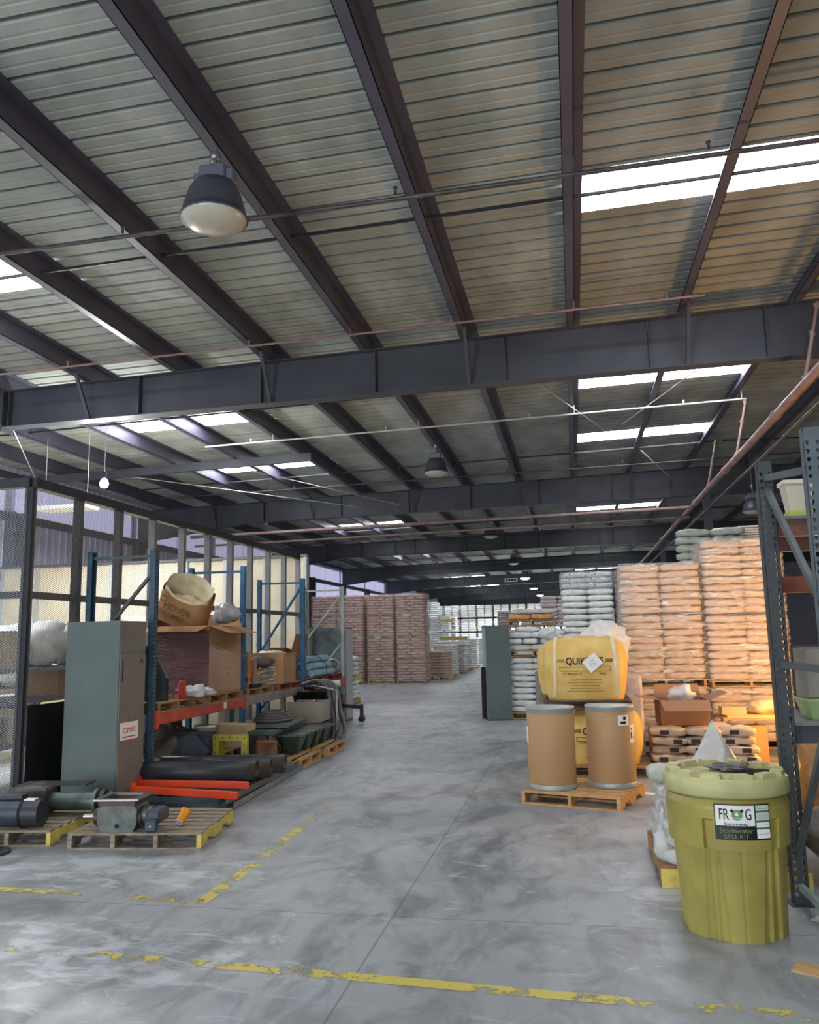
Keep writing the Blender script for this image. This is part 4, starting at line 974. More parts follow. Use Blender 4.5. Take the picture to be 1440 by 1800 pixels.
MB().box(-.5, -.1, -.12, .12, .02, .27, bev=.02).build('gear_box', cast_dark, g2); MB().tube([(.6, 0, .14), (.72, 0, .14)], .02, 10).build('shaft', steel, g2)
MB().box(-.5, .2, .08, .3, .26, .275).build('mounting_plate', black_rub, g2)
tag(MB().tube([(0, 0, 0), (0, 0, .02)], .16, 28).build('rubber_mat', black_rub, None, (-5.06, 6.62, 0)), 'round black rubber disc on the floor before the corner pallet', 'disc')
# ------------------------------------------------------------------ far left: brown bag towers
brown = bag_set('brown_bag', brown_bag, .54, .40, .105, 4, nx=6, ny=4, amp=.02)
whiteS = bag_set('white_sack', white_bag, .56, .42, .13, 4, nx=8, ny=5, amp=.014)
pinkS = bag_set('pink_sack', pink_bag, .54, .4, .11, 3, nx=5, ny=4, amp=.018)
def mass(kind, a, b, y, z, tiers, layers, lh, per=2, gap=.16, d=1.0):
    c = CORE.setdefault(kind, MB())
    for t in range(tiers):
        for k in range(layers):
            off = (k % 2)*.1
            for q in range(per):
                w_ = (b-a)/per; x0 = a+w_*q + R_(-.015, .015)
                c.box(x0, x0+w_-.02, y+R_(-.03, .03), y+d, z+lh*k, z+lh*(k+1)-.006, bev=.04)
        z += layers*lh+gap
    return z
cols = [(-10.55, -9.48), (-9.42, -8.35), (-8.25, -7.13), (-7.02, -5.85)]
cn = ['fourth brown tower from the aisle', 'third brown tower from the aisle', 'second brown tower from the aisle', 'brown tower closest to the aisle']
tn = ['bottom tier', 'second tier', 'third tier', 'top tier']
for ci, (a, b) in enumerate(cols):
    z = 0; y0 = 32.5 + (.0, -.25, .1, 0)[ci]
    for ti in range(4):
        pallet(((a+b)/2, y0+.56, z), b-a-.04, 1.1, 0, 'pallet under the %s of the %s' % (tn[ti], cn[ci]), yellow_paint if (ci, ti) in ((1, 2), (2, 0), (2, 1), (3, 3)) else wood_new, h=.12, parts=False)
        z += .12
        lb = 'brown paper bag in the %s of the %s' % (tn[ti], cn[ci])
        if ci == 0 and ti < 2: mass('brown', a, b, y0, z, 1, 7, .108, per=3)
        else: stack(a, b, y0, y0+1.1, z, 7, .108, .54, .40, brown, 'brown_bag', lb, lb, 'R' if ci == 3 else None, core='brown', jit=.02, inter=3)
        z += .76
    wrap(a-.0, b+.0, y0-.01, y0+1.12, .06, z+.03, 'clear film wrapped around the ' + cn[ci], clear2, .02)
# small brown stack and mixed goods along the aisle beyond
st = [(-6.1, -5.2, 34.6, 9, 'brown', 1.25), (-6.3, -5.3, 37.2, 11, 'white', 1.35), (-6.4, -5.35, 40.2, 11, 'pink', 1.35), (-6.5, -5.4, 43.4, 12, 'white', 1.5), (-6.6, -5.45, 47, 13, 'white', 1.6), (-6.7, -5.5, 51, 13, 'white', 1.6), (-6.8, -5.6, 55.5, 13, 'white', 1.7)]
for i, (a, b, y, n, kd, h) in enumerate(st):
    w = ['just past the brown towers', 'second past the brown towers', 'third past the brown towers', 'fourth past the brown towers', 'fifth past the brown towers', 'sixth past the brown towers', 'last before the far row'][i]
    pallet(((a+b)/2, y+.55, 0), b-a, 1.1, 0, 'pallet of the aisle-side bag stack ' + w, yellow_paint if i < 2 else wood_new, h=.13, parts=False)
    ms = {'brown': brown, 'white': whiteS, 'pink': pinkS}[kd]
    lb = '%s bag in the low aisle-side stack %s' % ({'brown': 'brown paper', 'white': 'white', 'pink': 'pinkish grey'}[kd], w)
    if i < 4: stack(a, b, y, y+1.1, .13, n, .118, .54, .40, ms, {'brown': 'brown_bag', 'white': 'white_sack', 'pink': 'pink_sack'}[kd], lb, lb, 'R', core=kd, jit=.02)
    else:
        c = CORE.setdefault(kd, MB())
        for k in range(n):
            for q in range(2):
                x0 = a+(b-a)*q/2+R_(0, .02); c.box(x0, x0+(b-a)/2-.02, y+R_(0, .03), y+1.1, .13+.118*k, .13+.118*(k+1)-.008, bev=.045)
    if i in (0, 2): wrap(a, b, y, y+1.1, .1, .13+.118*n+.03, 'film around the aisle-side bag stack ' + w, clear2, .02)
# higher rows behind the aisle-side stacks
for i, (x, y, tr, kd) in enumerate(((-7.9, 38, 2, 'tanfar'), (-7.9, 42, 2, 'white'), (-8.0, 46, 3, 'white'), (-8.1, 50.5, 3, 'white'), (-9.3, 45, 3, 'white'), (-9.5, 55, 4, 'white'), (-8.3, 55, 3, 'pink'))):
    mass(kd, x-.55, x+.55, y, .13, tr, 7, .125)
for k in range(11):
    x = -10.6+1.22*k
    zt = mass('white', x, x+1.1, 60.5, .13, 4, 7, .125, per=2, gap=.14)
for k in range(5):
    x = -4.0+1.25*k
    mass('white' if k % 2 else 'pink', x, x+1.12, 44, .13, 3, 7, .125)
for k in range(4): mass('tanfar', -6.3+1.2*k*.9, -6.3+1.2*k*.9+1.05, 59.2, .13, 2, 7, .125)
for i, (x, y, z, w, d, h, lb) in enumerate(((-7.0, 36.3, 1.2, .8, .7, .9, 'tall brown carton on the stacks just past the brown towers'), (-6.85, 36.3, 2.1, .7, .6, .55, 'upper brown carton with open flaps past the brown towers'), (-7.2, 38.2, 1.9, .9, .8, .75, 'wide brown carton farther down the aisle side'))):
    carton((x, y, z), w, d, h, lb, .1, (('F', .25, 30),) if i == 1 else (), cardboard)
    if i != 1: mass('brown', x-.5, x+.5, y-.45, .0, 1, 10, z/10, d=.95)
for i, (x, y) in enumerate(((-6.0, 41.6), (-7.4, 46.2))):
    tag(MB().box(-.7, .7, -.04, .04, 0, .16).build('yellow_board', yellow_paint, None, (x, y, 1.62 if i == 0 else 2.6)), ['bright yellow pallet end on the white bags down the aisle', 'yellow pallet end high in the far white stacks'][i], 'board')
mass('white', -6.9, -5.6, 41.5, .13, 1, 12, .12)
# pale stacks beside the end of the rack row
pallet((-6.55, 22.4, 0), 1.1, 1.0, 0, 'pallet of the white sack stack past the tall grey cabinet', wood_new, h=.13, parts=False)
lb = 'white sack in the low stack past the tall grey cabinet'
stack(-7.1, -6.0, 21.9, 22.9, .13, 4, .13, .55, .42, whiteS, 'white_sack', lb, lb, 'R', core='white')
pallet((-6.55, 22.4, .65), 1.1, 1.0, 0, 'upper pallet of the white sack stack past the tall grey cabinet', yellow_paint, h=.12, parts=False)
lb = 'white sack in the upper tier past the tall grey cabinet'
stack(-7.1, -6.0, 21.9, 22.9, .77, 4, .13, .55, .42, whiteS, 'white_sack', lb, lb, 'R', core='white')
lb = 'white sack in the tall stack behind the pale green rack frame'
stack(-9.6, -8.5, 24.5, 25.5, 1.6, 9, .135, .55, .42, whiteS, 'white_sack', lb, lb, None, core='white'); mass('white', -9.6, -8.5, 24.5, .0, 1, 12, .133)
stack(-10.8, -9.7, 24.5, 25.5, 1.6, 8, .135, .55, .42, whiteS, 'white_sack', lb, lb, None, core='white'); mass('white', -10.8, -9.7, 24.5, .0, 1, 12, .133)

# ------------------------------------------------------------------ right of the aisle, middle distance
fc2 = thing('metal_cabinet', 'tall narrow grey cabinet standing alone at the aisle edge before the white sacks', 'cabinet', (-1.70, 18.2, 0), math.radians(14))
MB().box(-.26, .26, -.3, .3, .02, 2.0, bev=.006).build('body', mat('cabinet_grey_mid', '5f6b68', .5, 0, '56625f', 1.5, 3), fc2)
MB().box(-.27, .27, -.31, .31, 0, .02).build('plinth', steel_dark, fc2); MB().box(-.262, -.26, -.28, .28, .05, 1.96).build('side_panel', mat('cabinet_pale_side', '99a3a2', .5), fc2)
MB().box(-.36, -.27, -.2, -.1, .04, 1.12).build('open_door', black_flat, fc2, label='black lower door edge')
pallet((-.90, 18.8, 0), 1.05, 1.0, 0, 'pallet under the lower white sacks beside the narrow cabinet', wood_new, h=.13)
lb = 'white sack in the lower tier beside the narrow grey cabinet'
stack(-1.40, -.42, 18.3, 19.3, .13, 9, .131, .5, .42, whiteS, 'white_sack', lb, lb, None, core='white')
pallet((-.90, 18.8, 1.32), 1.05, 1.0, 0, 'raised pallet between the two tiers of white sacks beside the narrow cabinet', wood_new, h=.13)
lb = 'white sack in the loosely laid upper tier beside the narrow cabinet'
stack(-1.44, -.42, 18.3, 19.3, 1.45, 3, .135, .52, .42, whiteS, 'white_sack', lb, lb, None, core='white', jit=.03, inter=3)
put_bag(whiteS, 'white_sack', (-1.0, 18.55, 1.92), .1, 'white sack lying alone on top of the loose upper tier', 'lone white sack')
pallet((-.92, 18.85, 1.99), 1.05, 1.0, 0, 'orange-brown pallet under the tan sacks beside the narrow cabinet', wood, h=.12)
tanS = bag_set('tan_sack', mat('orange_tan_bag', 'd6a266', .65, 0, 'b9824a', 6, 5, .4, 8), .5, .42, .14, 2, nx=8, ny=5)
for i, x in enumerate((-1.17, -.67)): put_bag(tanS, 'tan_sack', (x, 18.57, 2.18), 0, ['printed tan sack on the orange-brown pallet, next to the aisle', 'printed tan sack on the orange-brown pallet, away from the aisle'][i], None)
for i, x in enumerate((-1.1, -.63)): put_bag(pinkS, 'grey_sack', (x, 18.57, 2.30), 0, ['film-covered grey sack on top of the tan sacks, aisle end', 'film-covered grey sack on top of the tan sacks, inner end'][i], None)
tag(crumple(0, 0, 0, .22, .2, .13, 31, amp=.6).build('crumpled_film', white_paper, None, (-.50, 18.3, 1.66)), 'bunched white film at the end of the loose white sacks', 'film')
lb = 'white sack in the tall tower behind the yellow bulk bag'
mass('white', -.24, .86, 18.4, 0, 1, 10, .14)
stack(-.24, .86, 18.35, 19.3, 1.4, 10, .136, .55, .42, whiteS, 'white_sack', lb, lb, None, core='white')
lb = 'dark-printed white sack on the very top of the tall white tower'
prS = bag_set('printed_sack', mat('blue_printed_sack', 'd9dbe0', .5, 0, '5d6478', 16, 3, .4, 9, stretch=(1, 1, 4), lo=.55, hi=.6), .55, .42, .115, 3)
stack(-.22, .84, 18.38, 19.3, 2.78, 3, .115, .53, .42, prS, 'printed_sack', lb, lb, None)
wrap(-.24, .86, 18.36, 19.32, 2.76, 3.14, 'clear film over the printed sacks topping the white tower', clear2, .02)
# white film covered bulk bag behind the yellow one
tag(crumple(0, 0, 0, .36, .36, .36, 33, n=18, amp=.3).build('white_bulk_bag', white_bag, None, (.42, 12.9, 1.2)), 'white woven bulk bag rising behind the yellow bulk bag', 'bag')
tag(MB().box(-.5, .5, -.5, .5, 0, 1.2, bev=.06).build('wrapped_load', pink_bag, None, (.42, 12.95, 0)), 'grey wrapped load under the white woven bulk bag', 'load')
# rows behind, around 24 m
for k, (x, z, kd) in enumerate(((-2.15, 2, 'pink'), (-1.0, 3, 'pink'), (.2, 2, 'white'), (1.35, 3, 'brown'), (2.5, 3, 'pink'))): mass(kd, x, x+1.1, 25.6, .13, z if z < 3 else 3, 7, .12)
mass('white', -1.5, -.4, 22.0, .13, 2, 7, .12); mass('pink', 1.1, 1.9, 20.5, .13, 2, 9, .11)
# grey metal box by the white sacks
tag(MB().box(-.2, .2, -.15, .15, 0, 1.16, bev=.01).build('metal_box', mat('brownish_grey_box', '8f8682', .5, 0, '7e7672', 4, 3), None, (-.50, 14.6, 0)), 'plain brownish grey metal box half hidden behind the tan drum and yellow bag', 'box')
tag(MB().box(-.28, .1, -.2, .2, 0, .12, bev=.02).build('dark_base', black_flat, None, (-.40, 13.2, .0)), 'low black base plate beside the brownish grey metal box', 'plate')

# ------------------------------------------------------------------ drums and bulk bags
AR = math.radians(-18.5)
pallet((.02, 9.50, 0), 1.07, .98, AR, 'pale wooden pallet under the two fibre drums', wood_new, h=.135)
def drum(loc, label, labs):
    t = thing('fibre_drum', label, 'drum', loc); r = .258; h = .865
    m = MB(); m.lathe([(r-.006, .05), (r, .07), (r, h-.05), (r-.006, h-.04)], 48); m.build('body', fibre, t)
    m = MB(); m.lathe([(r-.02, 0), (r+.002, 0), (r+.005, .012), (r+.002, .055), (r, .058)], 48); m.disc(r-.02, 0, 48, up=False); m.build('bottom_ring', ring_m, t)
    m = MB(); m.lathe([(r, h-.065), (r+.006, h-.058), (r+.002, h-.03), (r+.010, h-.022), (r+.012, h-.008), (r+.006, h), (r-.012, h), (r-.02, h-.012)], 48); m.build('locking_ring', ring_m, t)
    m = MB(); m.lathe([(r-.02, h-.012), (r-.05, h-.004), (.0005, h-.002)], 48); m.build('lid', mat('drum_lid', 'b5b8b4', .4, .2), t)
    for (a0, a1, z0, z1, pr) in labs:
        m = MB(); m.grid(lambda u, v: ((r+.0025)*math.cos(a0+(a1-a0)*u), (r+.0025)*math.sin(a0+(a1-a0)*u), z0+(z1-z0)*v), 8, 1); o = m.build('paper_label', label_w, t)
        for (u0, u1, v0, v1) in pr:
            m = MB(); m.grid(lambda u, v: ((r+.004)*math.cos(a0+(a1-a0)*(u0+(u1-u0)*u)), (r+.004)*math.sin(a0+(a1-a0)*(u0+(u1-u0)*u)), z0+(z1-z0)*(v0+(v1-v0)*v)), 6, 1); m.build('printed_mark', ink, o)
    return t
d2r = math.radians
drum((-.31, 9.42, .135), 'tan fibre drum nearer the aisle, with one white label at its edge', [(d2r(-172), d2r(-156), .48, .66, ())])
drum((.335, 9.60, .135), 'tan fibre drum with two white printed labels, next to the bag stacks', [(d2r(-72), d2r(-42), .66, .77, ((.45, .7, .55, .85), (.2, .7, .15, .4))), (d2r(-40), d2r(-16), .47, .66, ((.15, .4, .25, .6), (.2, .35, .7, .85), (.6, .8, .25, .35)))])
def bulk_bag(loc, w, d, h, label, rz=0., seed=1, front=True, tag_=False):
    t = thing('bulk_bag', label, 'bulk bag', loc, rz); m = MB(); vs = []; fs = []; nu, nv = 56, 26
    def P(u, v):
        t_ = 2*PI*u; c, s_ = math.cos(t_), math.sin(t_); e = .42 + .25*v**3
        bul = (.88+.12*math.sin(PI*.72*v/.8)) if v < .8 else .973*(1-((v-.8)/.2)**2*.55)
        x = w/2*math.copysign(abs(c)**e, c)*bul; y = d/2*math.copysign(abs(s_)**e, s_)*bul
        z = h*(1-(1-v)**1.0) if v < .8 else h*(.8+.2*math.sin((v-.8)/.2*PI/2))
        q = Vector((x*3, y*3, z*3+seed)); n = noise.noise(q)*.03+noise.noise(q*2.3)*.018
        if v > .75: n += .03*(v-.75)*4*math.sin(t_*13+seed)*(1-abs(c)*.3)*.5
        if v < .05: n = 0
        return Vector((x*(1+n), y*(1+n), z*(1+n*.6)))
    for j in range(nv+1):
        for i in range(nu): vs.append(P(i/nu, j/nv))
    for j in range(nv):
        for i in range(nu): fs.append([j*nu+i, j*nu+(i+1) % nu, (j+1)*nu+(i+1) % nu, (j+1)*nu+i])
    vs.append(Vector((0, 0, h*1.03))); k = len(vs)-1
    for i in range(nu): fs.append([nv*nu+i, nv*nu+(i+1) % nu, k])
    fs.append(list(range(nu-1, -1, -1)))
    m.add(vs, fs, True); m.build('sack_body', bulk_y, t)
    def surf(x, z, off=.006):
        """front surface point at local x, height z"""
        best = None
        for j in range(nv*2+1):
            v = j/(nv*2); p0 = P(.75, v)
            if best is None or abs(p0.z-z) < abs(best[0]-z): best = (p0.z, v)
        v = best[1]; lo = None
        for i in range(57):
            u = .5+.5*i/56; p = P(u, v)
            if lo is None or abs(p.x-x) < abs(lo.x-x): lo = p
        return Vector((x, lo.y-off, z))
    for sx in (-1, 1):
        for sy in (-1, 1):
            m = MB(); pts = []
            for i in range(15):
                z = .06*h+(.80*h)*i/14; p = surf(sx*w*.34, z, .012); pts.append(Vector((p.x+(.02*sx*(1-i/14)), p.y*(-sy), z)))
            top = pts[-1]
            if sy > 0 or True:
                pts += [Vector((top.x-.02*sx, top.y*.75, h*1.0)), Vector((top.x-.10*sx, top.y*.5, h*1.03)), Vector((top.x-.22*sx, top.y*.55, h*.98))]
            vsx = []; f_ = []
            for i, p in enumerate(pts): vsx += [p+Vector((-.022, 0, 0)), p+Vector((.022, 0, 0)), p+Vector((.022, .008*sy, .004)), p+Vector((-.022, .008*sy, .004))]
            for i in range(len(pts)-1):
                for q in range(4): f_.append([4*i+q, 4*i+(q+1) % 4, 4*i+4+(q+1) % 4, 4*i+4+q])
            m.add(vsx, f_, False); m.build('lifting_strap', strap_m, t)
    if front:
        zc = h*.62; y = surf(0, zc).y-.008
        o = text('QUIKRETE', .125, ink, t, (0, y, zc), (PI/2, 0, 0), 'printed_name', sx=.82, bold=.02)
        for s in (-1, 1):
            MB().box(min(s*.26, s*.35), max(s*.26, s*.35), y+.0, y+.003, zc-.006, zc+.006).build('printed_bar', ink, t); MB().box(min(s*.26, s*.35), max(s*.26, s*.35), y+.0, y+.003, zc+.018, zc+.028).build('printed_bar', ink, t)
        m = MB()
        for a, b, c, e in ((-.32, .32, -.075, -.07), (-.32, .32, -.125, -.12), (-.32, -.315, -.125, -.07), (.315, .32, -.125, -.07)): m.box(a, b, y, y+.003, zc+c, zc+e)
        m.build('printed_frame', ink, t)
        text('CONCRETE', .04, ink, t, (-.16, surf(-.1, h*.42).y-.006, h*.42), (PI/2, 0, 0), 'printed_line', sx=1.15); text('MIX', .04, ink, t, (.22, surf(.1, h*.42).y-.006, h*.42), (PI/2, 0, 0), 'printed_line', sx=1.15)
        for i in range(5):
            z = h*(.33-.045*i); yy = surf(0, z).y-.004; w_ = .2+.03*math.sin(i*2.); MB().box(-w_, w_, yy, yy+.003, z-.004, z+.003).build('printed_line', mat('faded_print', '8a733a', .7), t)
    if tag_:
        p = surf(.08, h*.62, .03); nt_ = MB().box(-.085, .085, -.002, .002, -.10, .10).build('paper_note', label_w, t); nt_.location = (.10, p.y-.012, h*.60); nt_.rotation_euler = (0, math.radians(52), 0)
        for i in range(3): MB().box(-.045+.01*i, .05, -.004, -.002, .02-.03*i, .026-.03*i).build('printed_line', mat('grey_print', '8f8f94', .6), nt_)
    return t
pallet((.35, 11.45, 0), 1.2, 1.05, 0, 'pallet under the lower yellow bulk bag behind the drums', wood, h=.13)
bulk_bag((.28, 11.45, .13), 1.06, .98, .68, 'lower yellow printed bulk bag behind the two drums', seed=3)
pallet((.12, 11.42, .84), 1.1, 1.0, 0, 'dark pallet between the two stacked yellow bulk bags', mat('dark_old_wood', '5f5248', .8, 0, '4d4238', 6, 4), h=.10)
bulk_bag((.11, 11.40, .94), 1.1, 1.0, .80, 'upper yellow bulk bag with a white paper note pinned to its print', seed=5, tag_=True)
bulk_bag((-.06, 12.45, .94), 1.0, .95, .74, 'second yellow bulk bag partly hidden behind the upper one', seed=8, front=False)
tag(MB().box(-.5, .5, -.46, .46, 0, .94, bev=.04).build('wrapped_load', mat('dim_sack_load', '8c8478', .7, 0, '77706a', 5, 4), None, (-.06, 12.5, 0)), 'dull wrapped load carrying the hidden yellow bulk bag', 'load')

# ------------------------------------------------------------------ tan wrapped towers
tan = bag_set('tan_bag', tan_bag, .61, .42, .112, 5, nx=12, ny=6, amp=.022, pinch=.35)
def tower(x0, x1, y0, d, tiers, nm, side, ms, name, cword, meshw=None, lw=True):
    z = 0
    for ti, (n, lh, ph) in enumerate(tiers):
        pn = ['floor', 'second', 'top'][ti]
        if ph > .05: pallet(((x0+x1)/2, y0+d/2, z), x1-x0-.02, d, 0, '%s pallet of the %s' % (['lowest', 'raised', 'uppermost'][ti], nm), wood_new, h=ph)
        z += ph
        lb = '%s bag in the %s tier of the %s' % (cword, ['bottom', 'middle', 'top'][ti], nm)
        stack(x0, x1, y0, y0+d, z, n, lh, .61, .42, ms, name, lb, lb, side, core='tan', jit=.012)
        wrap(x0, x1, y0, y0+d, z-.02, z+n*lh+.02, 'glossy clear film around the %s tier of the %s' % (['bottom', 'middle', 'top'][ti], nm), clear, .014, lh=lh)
        z += n*lh
tower(.76, 2.0, 13.7, 1.2, [(7, .113, .13), (9, .112, .13), (7, .112, .03)], 'lower tan bag tower', 'L', tan, 'tan_bag', 'tan paper')
tower(2.06, 3.24, 13.7, 1.2, [(7, .113, .13), (9, .112, .10), (10, .116, .03)], 'taller tan bag tower', None, tan, 'tan_bag', 'tan paper')
greyS = bag_set('pale_green_sack', mat('pale_green_grey_sack', 'c3cabd', .55, 0, 'aab2a6', 6, 4, .5, 8), .6, .42, .14, 3, nx=8, ny=5, amp=.02)
mass('white', 1.95, 3.1, 15.55, 0, 1, 20, .14)
lb = 'pale greenish sack topping the stack behind the taller tan tower'
stack(1.93, 3.12, 15.5, 16.5, 2.8, 6, .14, .6, .42, greyS, 'pale_green_sack', lb, lb, None)
for k in range(7):
    t = tag(MB().box(-.34, .34, -.5, .5, 0, .032, bev=.008).build('white_tray', label_w, None, (3.45, 16.6, 3.42+.045*k)), 'thin white slatted tray in the pile above the tan tower corner', 'tray', 'thin white trays beside the rack post')
mass('pink', 3.1, 3.85, 16.1, 0, 1, 24, .1423)
# ------------------------------------------------------------------ pile of printed bags with open carton
pallet((1.55, 11.75, 0), 1.3, 1.1, 0, 'dark pallet under the printed sack pile behind the yellow tub', mat('dark_old_wood', '5f5248'), h=.13)
pr = bag_set('printed_bag', mat('buff_printed_sack', 'd8c4ae', .6, 0, 'bfa78e', 6, 4, .4, 8), .44, .40, .115, 4, amp=.02)
for k in range(4):
    for i in range(3):
        z = .13+.11*(k+.5)
        o = put_bag(pr, 'printed_bag', (1.12+.43*i+R_(-.02, .02), 11.42+R_(-.02, .02), z), R_(-.06, .06), 'buff sack with a dark printed patch, in layer %s of the pile, %s' % (['one', 'two', 'three', 'four'][k], ['aisle end', 'middle', 'rack end'][i]), 'printed sacks in the low pile')
        o['label'] = 'buff sack with dark patch in the pile, %s layer, %s' % (['lowest', 'second', 'third', 'top'][k], ['aisle end', 'middle', 'rack end'][i])
        s_ = -1 if abs(o.rotation_euler.z) < 1 else 1
        MB().box(-.15+.05*(k % 2), -.04+.05*(k % 2), min(s_*.198, s_*.205), max(s_*.198, s_*.205), -.028, .028).build('printed_patch', mat('maroon_patch', '3a2a2c', .6), o, label='dark printed patch')
CORE.setdefault('tan', MB()).box(.95, 1.98, 11.65, 12.25, .13, .56, bev=.03)
carton((1.36, 11.75, .58), .62, .55, .32, 'open brown carton with spread flaps on the printed sack pile', .05, (('L', .28, 8), ('F', .26, -28), ('R', .26, 22), ('B', .2, 60)), mat('orange_brown_card', 'a27c5e', .8))
tag(crumple(0, 0, 0, .16, .14, .12, 41, amp=.5).build('white_film', white_paper, None, (1.38, 11.8, .82)), 'white crumpled film inside the open brown carton', 'film')
wt = thing('folding_table', 'low table with boards in warm light beside the rack post', 'table', (2.42, 12.45, 0))
MB().box(-.48, .5, -.35, .35, .58, .61).build('top', wood_new, wt); MB().box(-.42, .55, -.3, .38, .61, .635).build('board', mat('pale_board2', 'e0c391', .6), wt)
for x in (-.4, .42):
    for y in (-.3, .3): MB().tube([(x, y, 0), (x, y, .58)], .014, 8).build('leg', galv, wt)
carton((2.3, 12.15, .0), .3, .3, .5, 'orange-lit small carton under the low table', .2, mt=cardboard)
tag(crumple(0, 0, 0, .26, .18, .10, 43).build('sack', mat('cream_sack', 'e2c9a0', .6, 0, 'cfb48a', 6, 4, .4), None, (2.55, 12.45, .635)), 'soft cream sack lying on the low table', 'bag')
carton((2.12, 12.45, .635), .32, .3, .10, 'flat cream box lying on the low table', 0, mt=mat('pale_carton', 'cbb48c', .8))

# ------------------------------------------------------------------ yellow spill tub
tb_ = thing('spill_kit_drum', 'large yellow-green plastic overpack drum with castellated lid and printed label', 'drum', (.875, 5.60, 0), 0)
N = 240
GAPS = (-117, -53, 7, 67, 123, 183)
def body_r(t, z):
    r = .298 + .030*(z/.55)
    a = math.degrees(t)
    for g in GAPS:
        d_ = abs((a-g+180) % 360-180); w_ = 13.5-6.5*(z/.55)
        r -= .020*max(0, min(1, (w_-d_)/1.8))
        if d_ < 3.2+1.5*(z/.55): r += .012*min(1, (3.2+1.5*(z/.55)-d_)/1.2)
        d3 = abs((a-g-30+180) % 360-180)
        if d3 < 1.2: r -= .006
    return r
m = MB(); m.grid(lambda u, v: (body_r(2*PI*u, .58*v)*math.cos(2*PI*u), body_r(2*PI*u, .58*v)*math.sin(2*PI*u), .58*v), N, 14); m.add([(body_r(2*PI*i/N, 0)*math.cos(2*PI*i/N), body_r(2*PI*i/N, 0)*math.sin(2*PI*i/N), 0) for i in range(N)], [list(range(N-1, -1, -1))]); m.build('body', tub_m, tb_)
# skirt with recessed hand-holds
def gap(t): 
    a = math.degrees(t) % 360
    return any(abs((a-g+180) % 360-180) < 5.2 for g in GAPS)
m = MB()
def skirt(u, v):
    t = 2*PI*u; g_ = gap(t); zb = .52; z = zb+(.80-zb)*v
    r = .352+.012*v - .02*max(0, v-.85)/.15
    if g_ and v < .58: r -= .030
    return (r*math.cos(t), r*math.sin(t), z)
m.grid(skirt, N*2, 16, smooth=False)
m.grid(lambda u, v: ((.30+(skirt(u, 0)[0]**2+skirt(u, 0)[1]**2)**.5*v-.30*v)*math.cos(2*PI*u), (.30+(skirt(u, 0)[0]**2+skirt(u, 0)[1]**2)**.5*v-.30*v)*math.sin(2*PI*u), .52+.03*(1-v)), N*2, 1)
m.build('skirt', tub_m, tb_)
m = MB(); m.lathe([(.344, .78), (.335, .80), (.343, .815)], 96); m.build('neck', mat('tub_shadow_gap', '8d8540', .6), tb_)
m = MB(); m.lathe([(.30, .812), (.362, .812), (.372, .825), (.368, .90), (.352, .918), (.33, .918), (.325, .905), (.0005, .905)], 96); m.build('lid', tub_lid, tb_)
for k in range(12):
    a = 2*PI*k/12+.14; M_ = Matrix.Rotation(a, 4, 'Z'); b = MB()
    vs = [(.268, -.062, .905), (.350, -.066, .905), (.350, .066, .905), (.268, .062, .905), (.276, -.047, .945), (.343, -.049, .945), (.343, .049, .945), (.276, .047, .945)]
    b.add([M_ @ Vector(v) for v in vs], [[0, 3, 2, 1], [4, 5, 6, 7], [0, 1, 5, 4], [1, 2, 6, 5], [2, 3, 7, 6], [3, 0, 4, 7]], False); b.build('lid_lug', tub_lid, tb_)
# printed label, curved with the wall
lr = .368
def lab(a0, a1, z0, z1, off, name, mt, parent):
    m = MB(); m.grid(lambda u, v: ((lr+off)*math.cos(a0+(a1-a0)*u), (lr+off)*math.sin(a0+(a1-a0)*u), z0+(z1-z0)*v), 12, 1, True); return m.build(name, mt, parent)
A0 = math.radians(-110); A1 = math.radians(-60)
dkg = mat('label_dark_green', '10190f', .45)
pl_ = lab(A0, A1, .585, .785, 0, 'printed_label', dkg, tb_)
fa = lambda q: A0+(A1-A0)*q
lab(fa(.02), fa(.70), .665, .778, .001, 'white_field', label_w, pl_)
for z0, z1, mt in ((.748, .778, mat('label_pale_green', 'c9d6c4', .6)), (.694, .738, mat('label_pale_green', 'c9d6c4', .6)), (.655, .684, label_w), (.595, .645, label_w)): lab(fa(.725), fa(.985), z0, z1, .001, 'white_field', mt, pl_)
for z0 in (.740, .686, .647): lab(fa(.725), fa(.985), z0, z0+.006, .002, 'green_bar', mat('label_mid_green', '4d7a4a', .6), pl_)
for z0 in (.758, .768, .702, .711, .720, .729, .668, .618): lab(fa(.75), fa(.96), z0, z0+.002, .002, 'small_print', mat('grey_print', '8f8f94', .6), pl_)
def ctext(s, size, q, z, mt, sx=1.):
    a = fa(q); return text(s, size, mt, pl_, ((lr+.0035)*math.cos(a), (lr+.0035)*math.sin(a), z), (PI/2, 0, a+PI/2), sx=sx)
for ch_, q in (('F', .115), ('R', .20), ('G', .585)): ctext(ch_, .088, q, .726, ink, .62)
a = fa(.39); M_ = Matrix.Translation(((lr+.004)*math.cos(a), (lr+.004)*math.sin(a), .728)) @ Matrix.Rotation(a+PI/2, 4, 'Z')
m = MB(); m.add([M_ @ Vector((.030*math.cos(t*PI/12), 0, .030*math.sin(t*PI/12)-.002)) for t in range(24)], [list(range(24))]); m.build('frog_emblem', mat('emblem_green', '6f9a63', .6), pl_)
m = MB(); m.add([M_ @ Vector((.008*math.cos(t*PI/8)*1.3-.002, -.001, .010*math.sin(t*PI/8)+.002)) for t in range(16)], [list(range(16))]); m.add([M_ @ Vector(v) for v in ((-.02, -.001, -.016), (.02, -.001, -.016), (.015, -.001, -.020), (-.015, -.001, -.020))], [[0, 3, 2, 1]]); m.build('emblem_highlight', label_w, pl_)
for s in (-1, 1):
    m = MB(); m.add([M_ @ Vector((s*.027+.0095*math.cos(t*PI/8), -.002, .021+.0095*math.sin(t*PI/8))) for t in range(16)], [list(range(16))]); m.build('emblem_eye', ink, pl_)
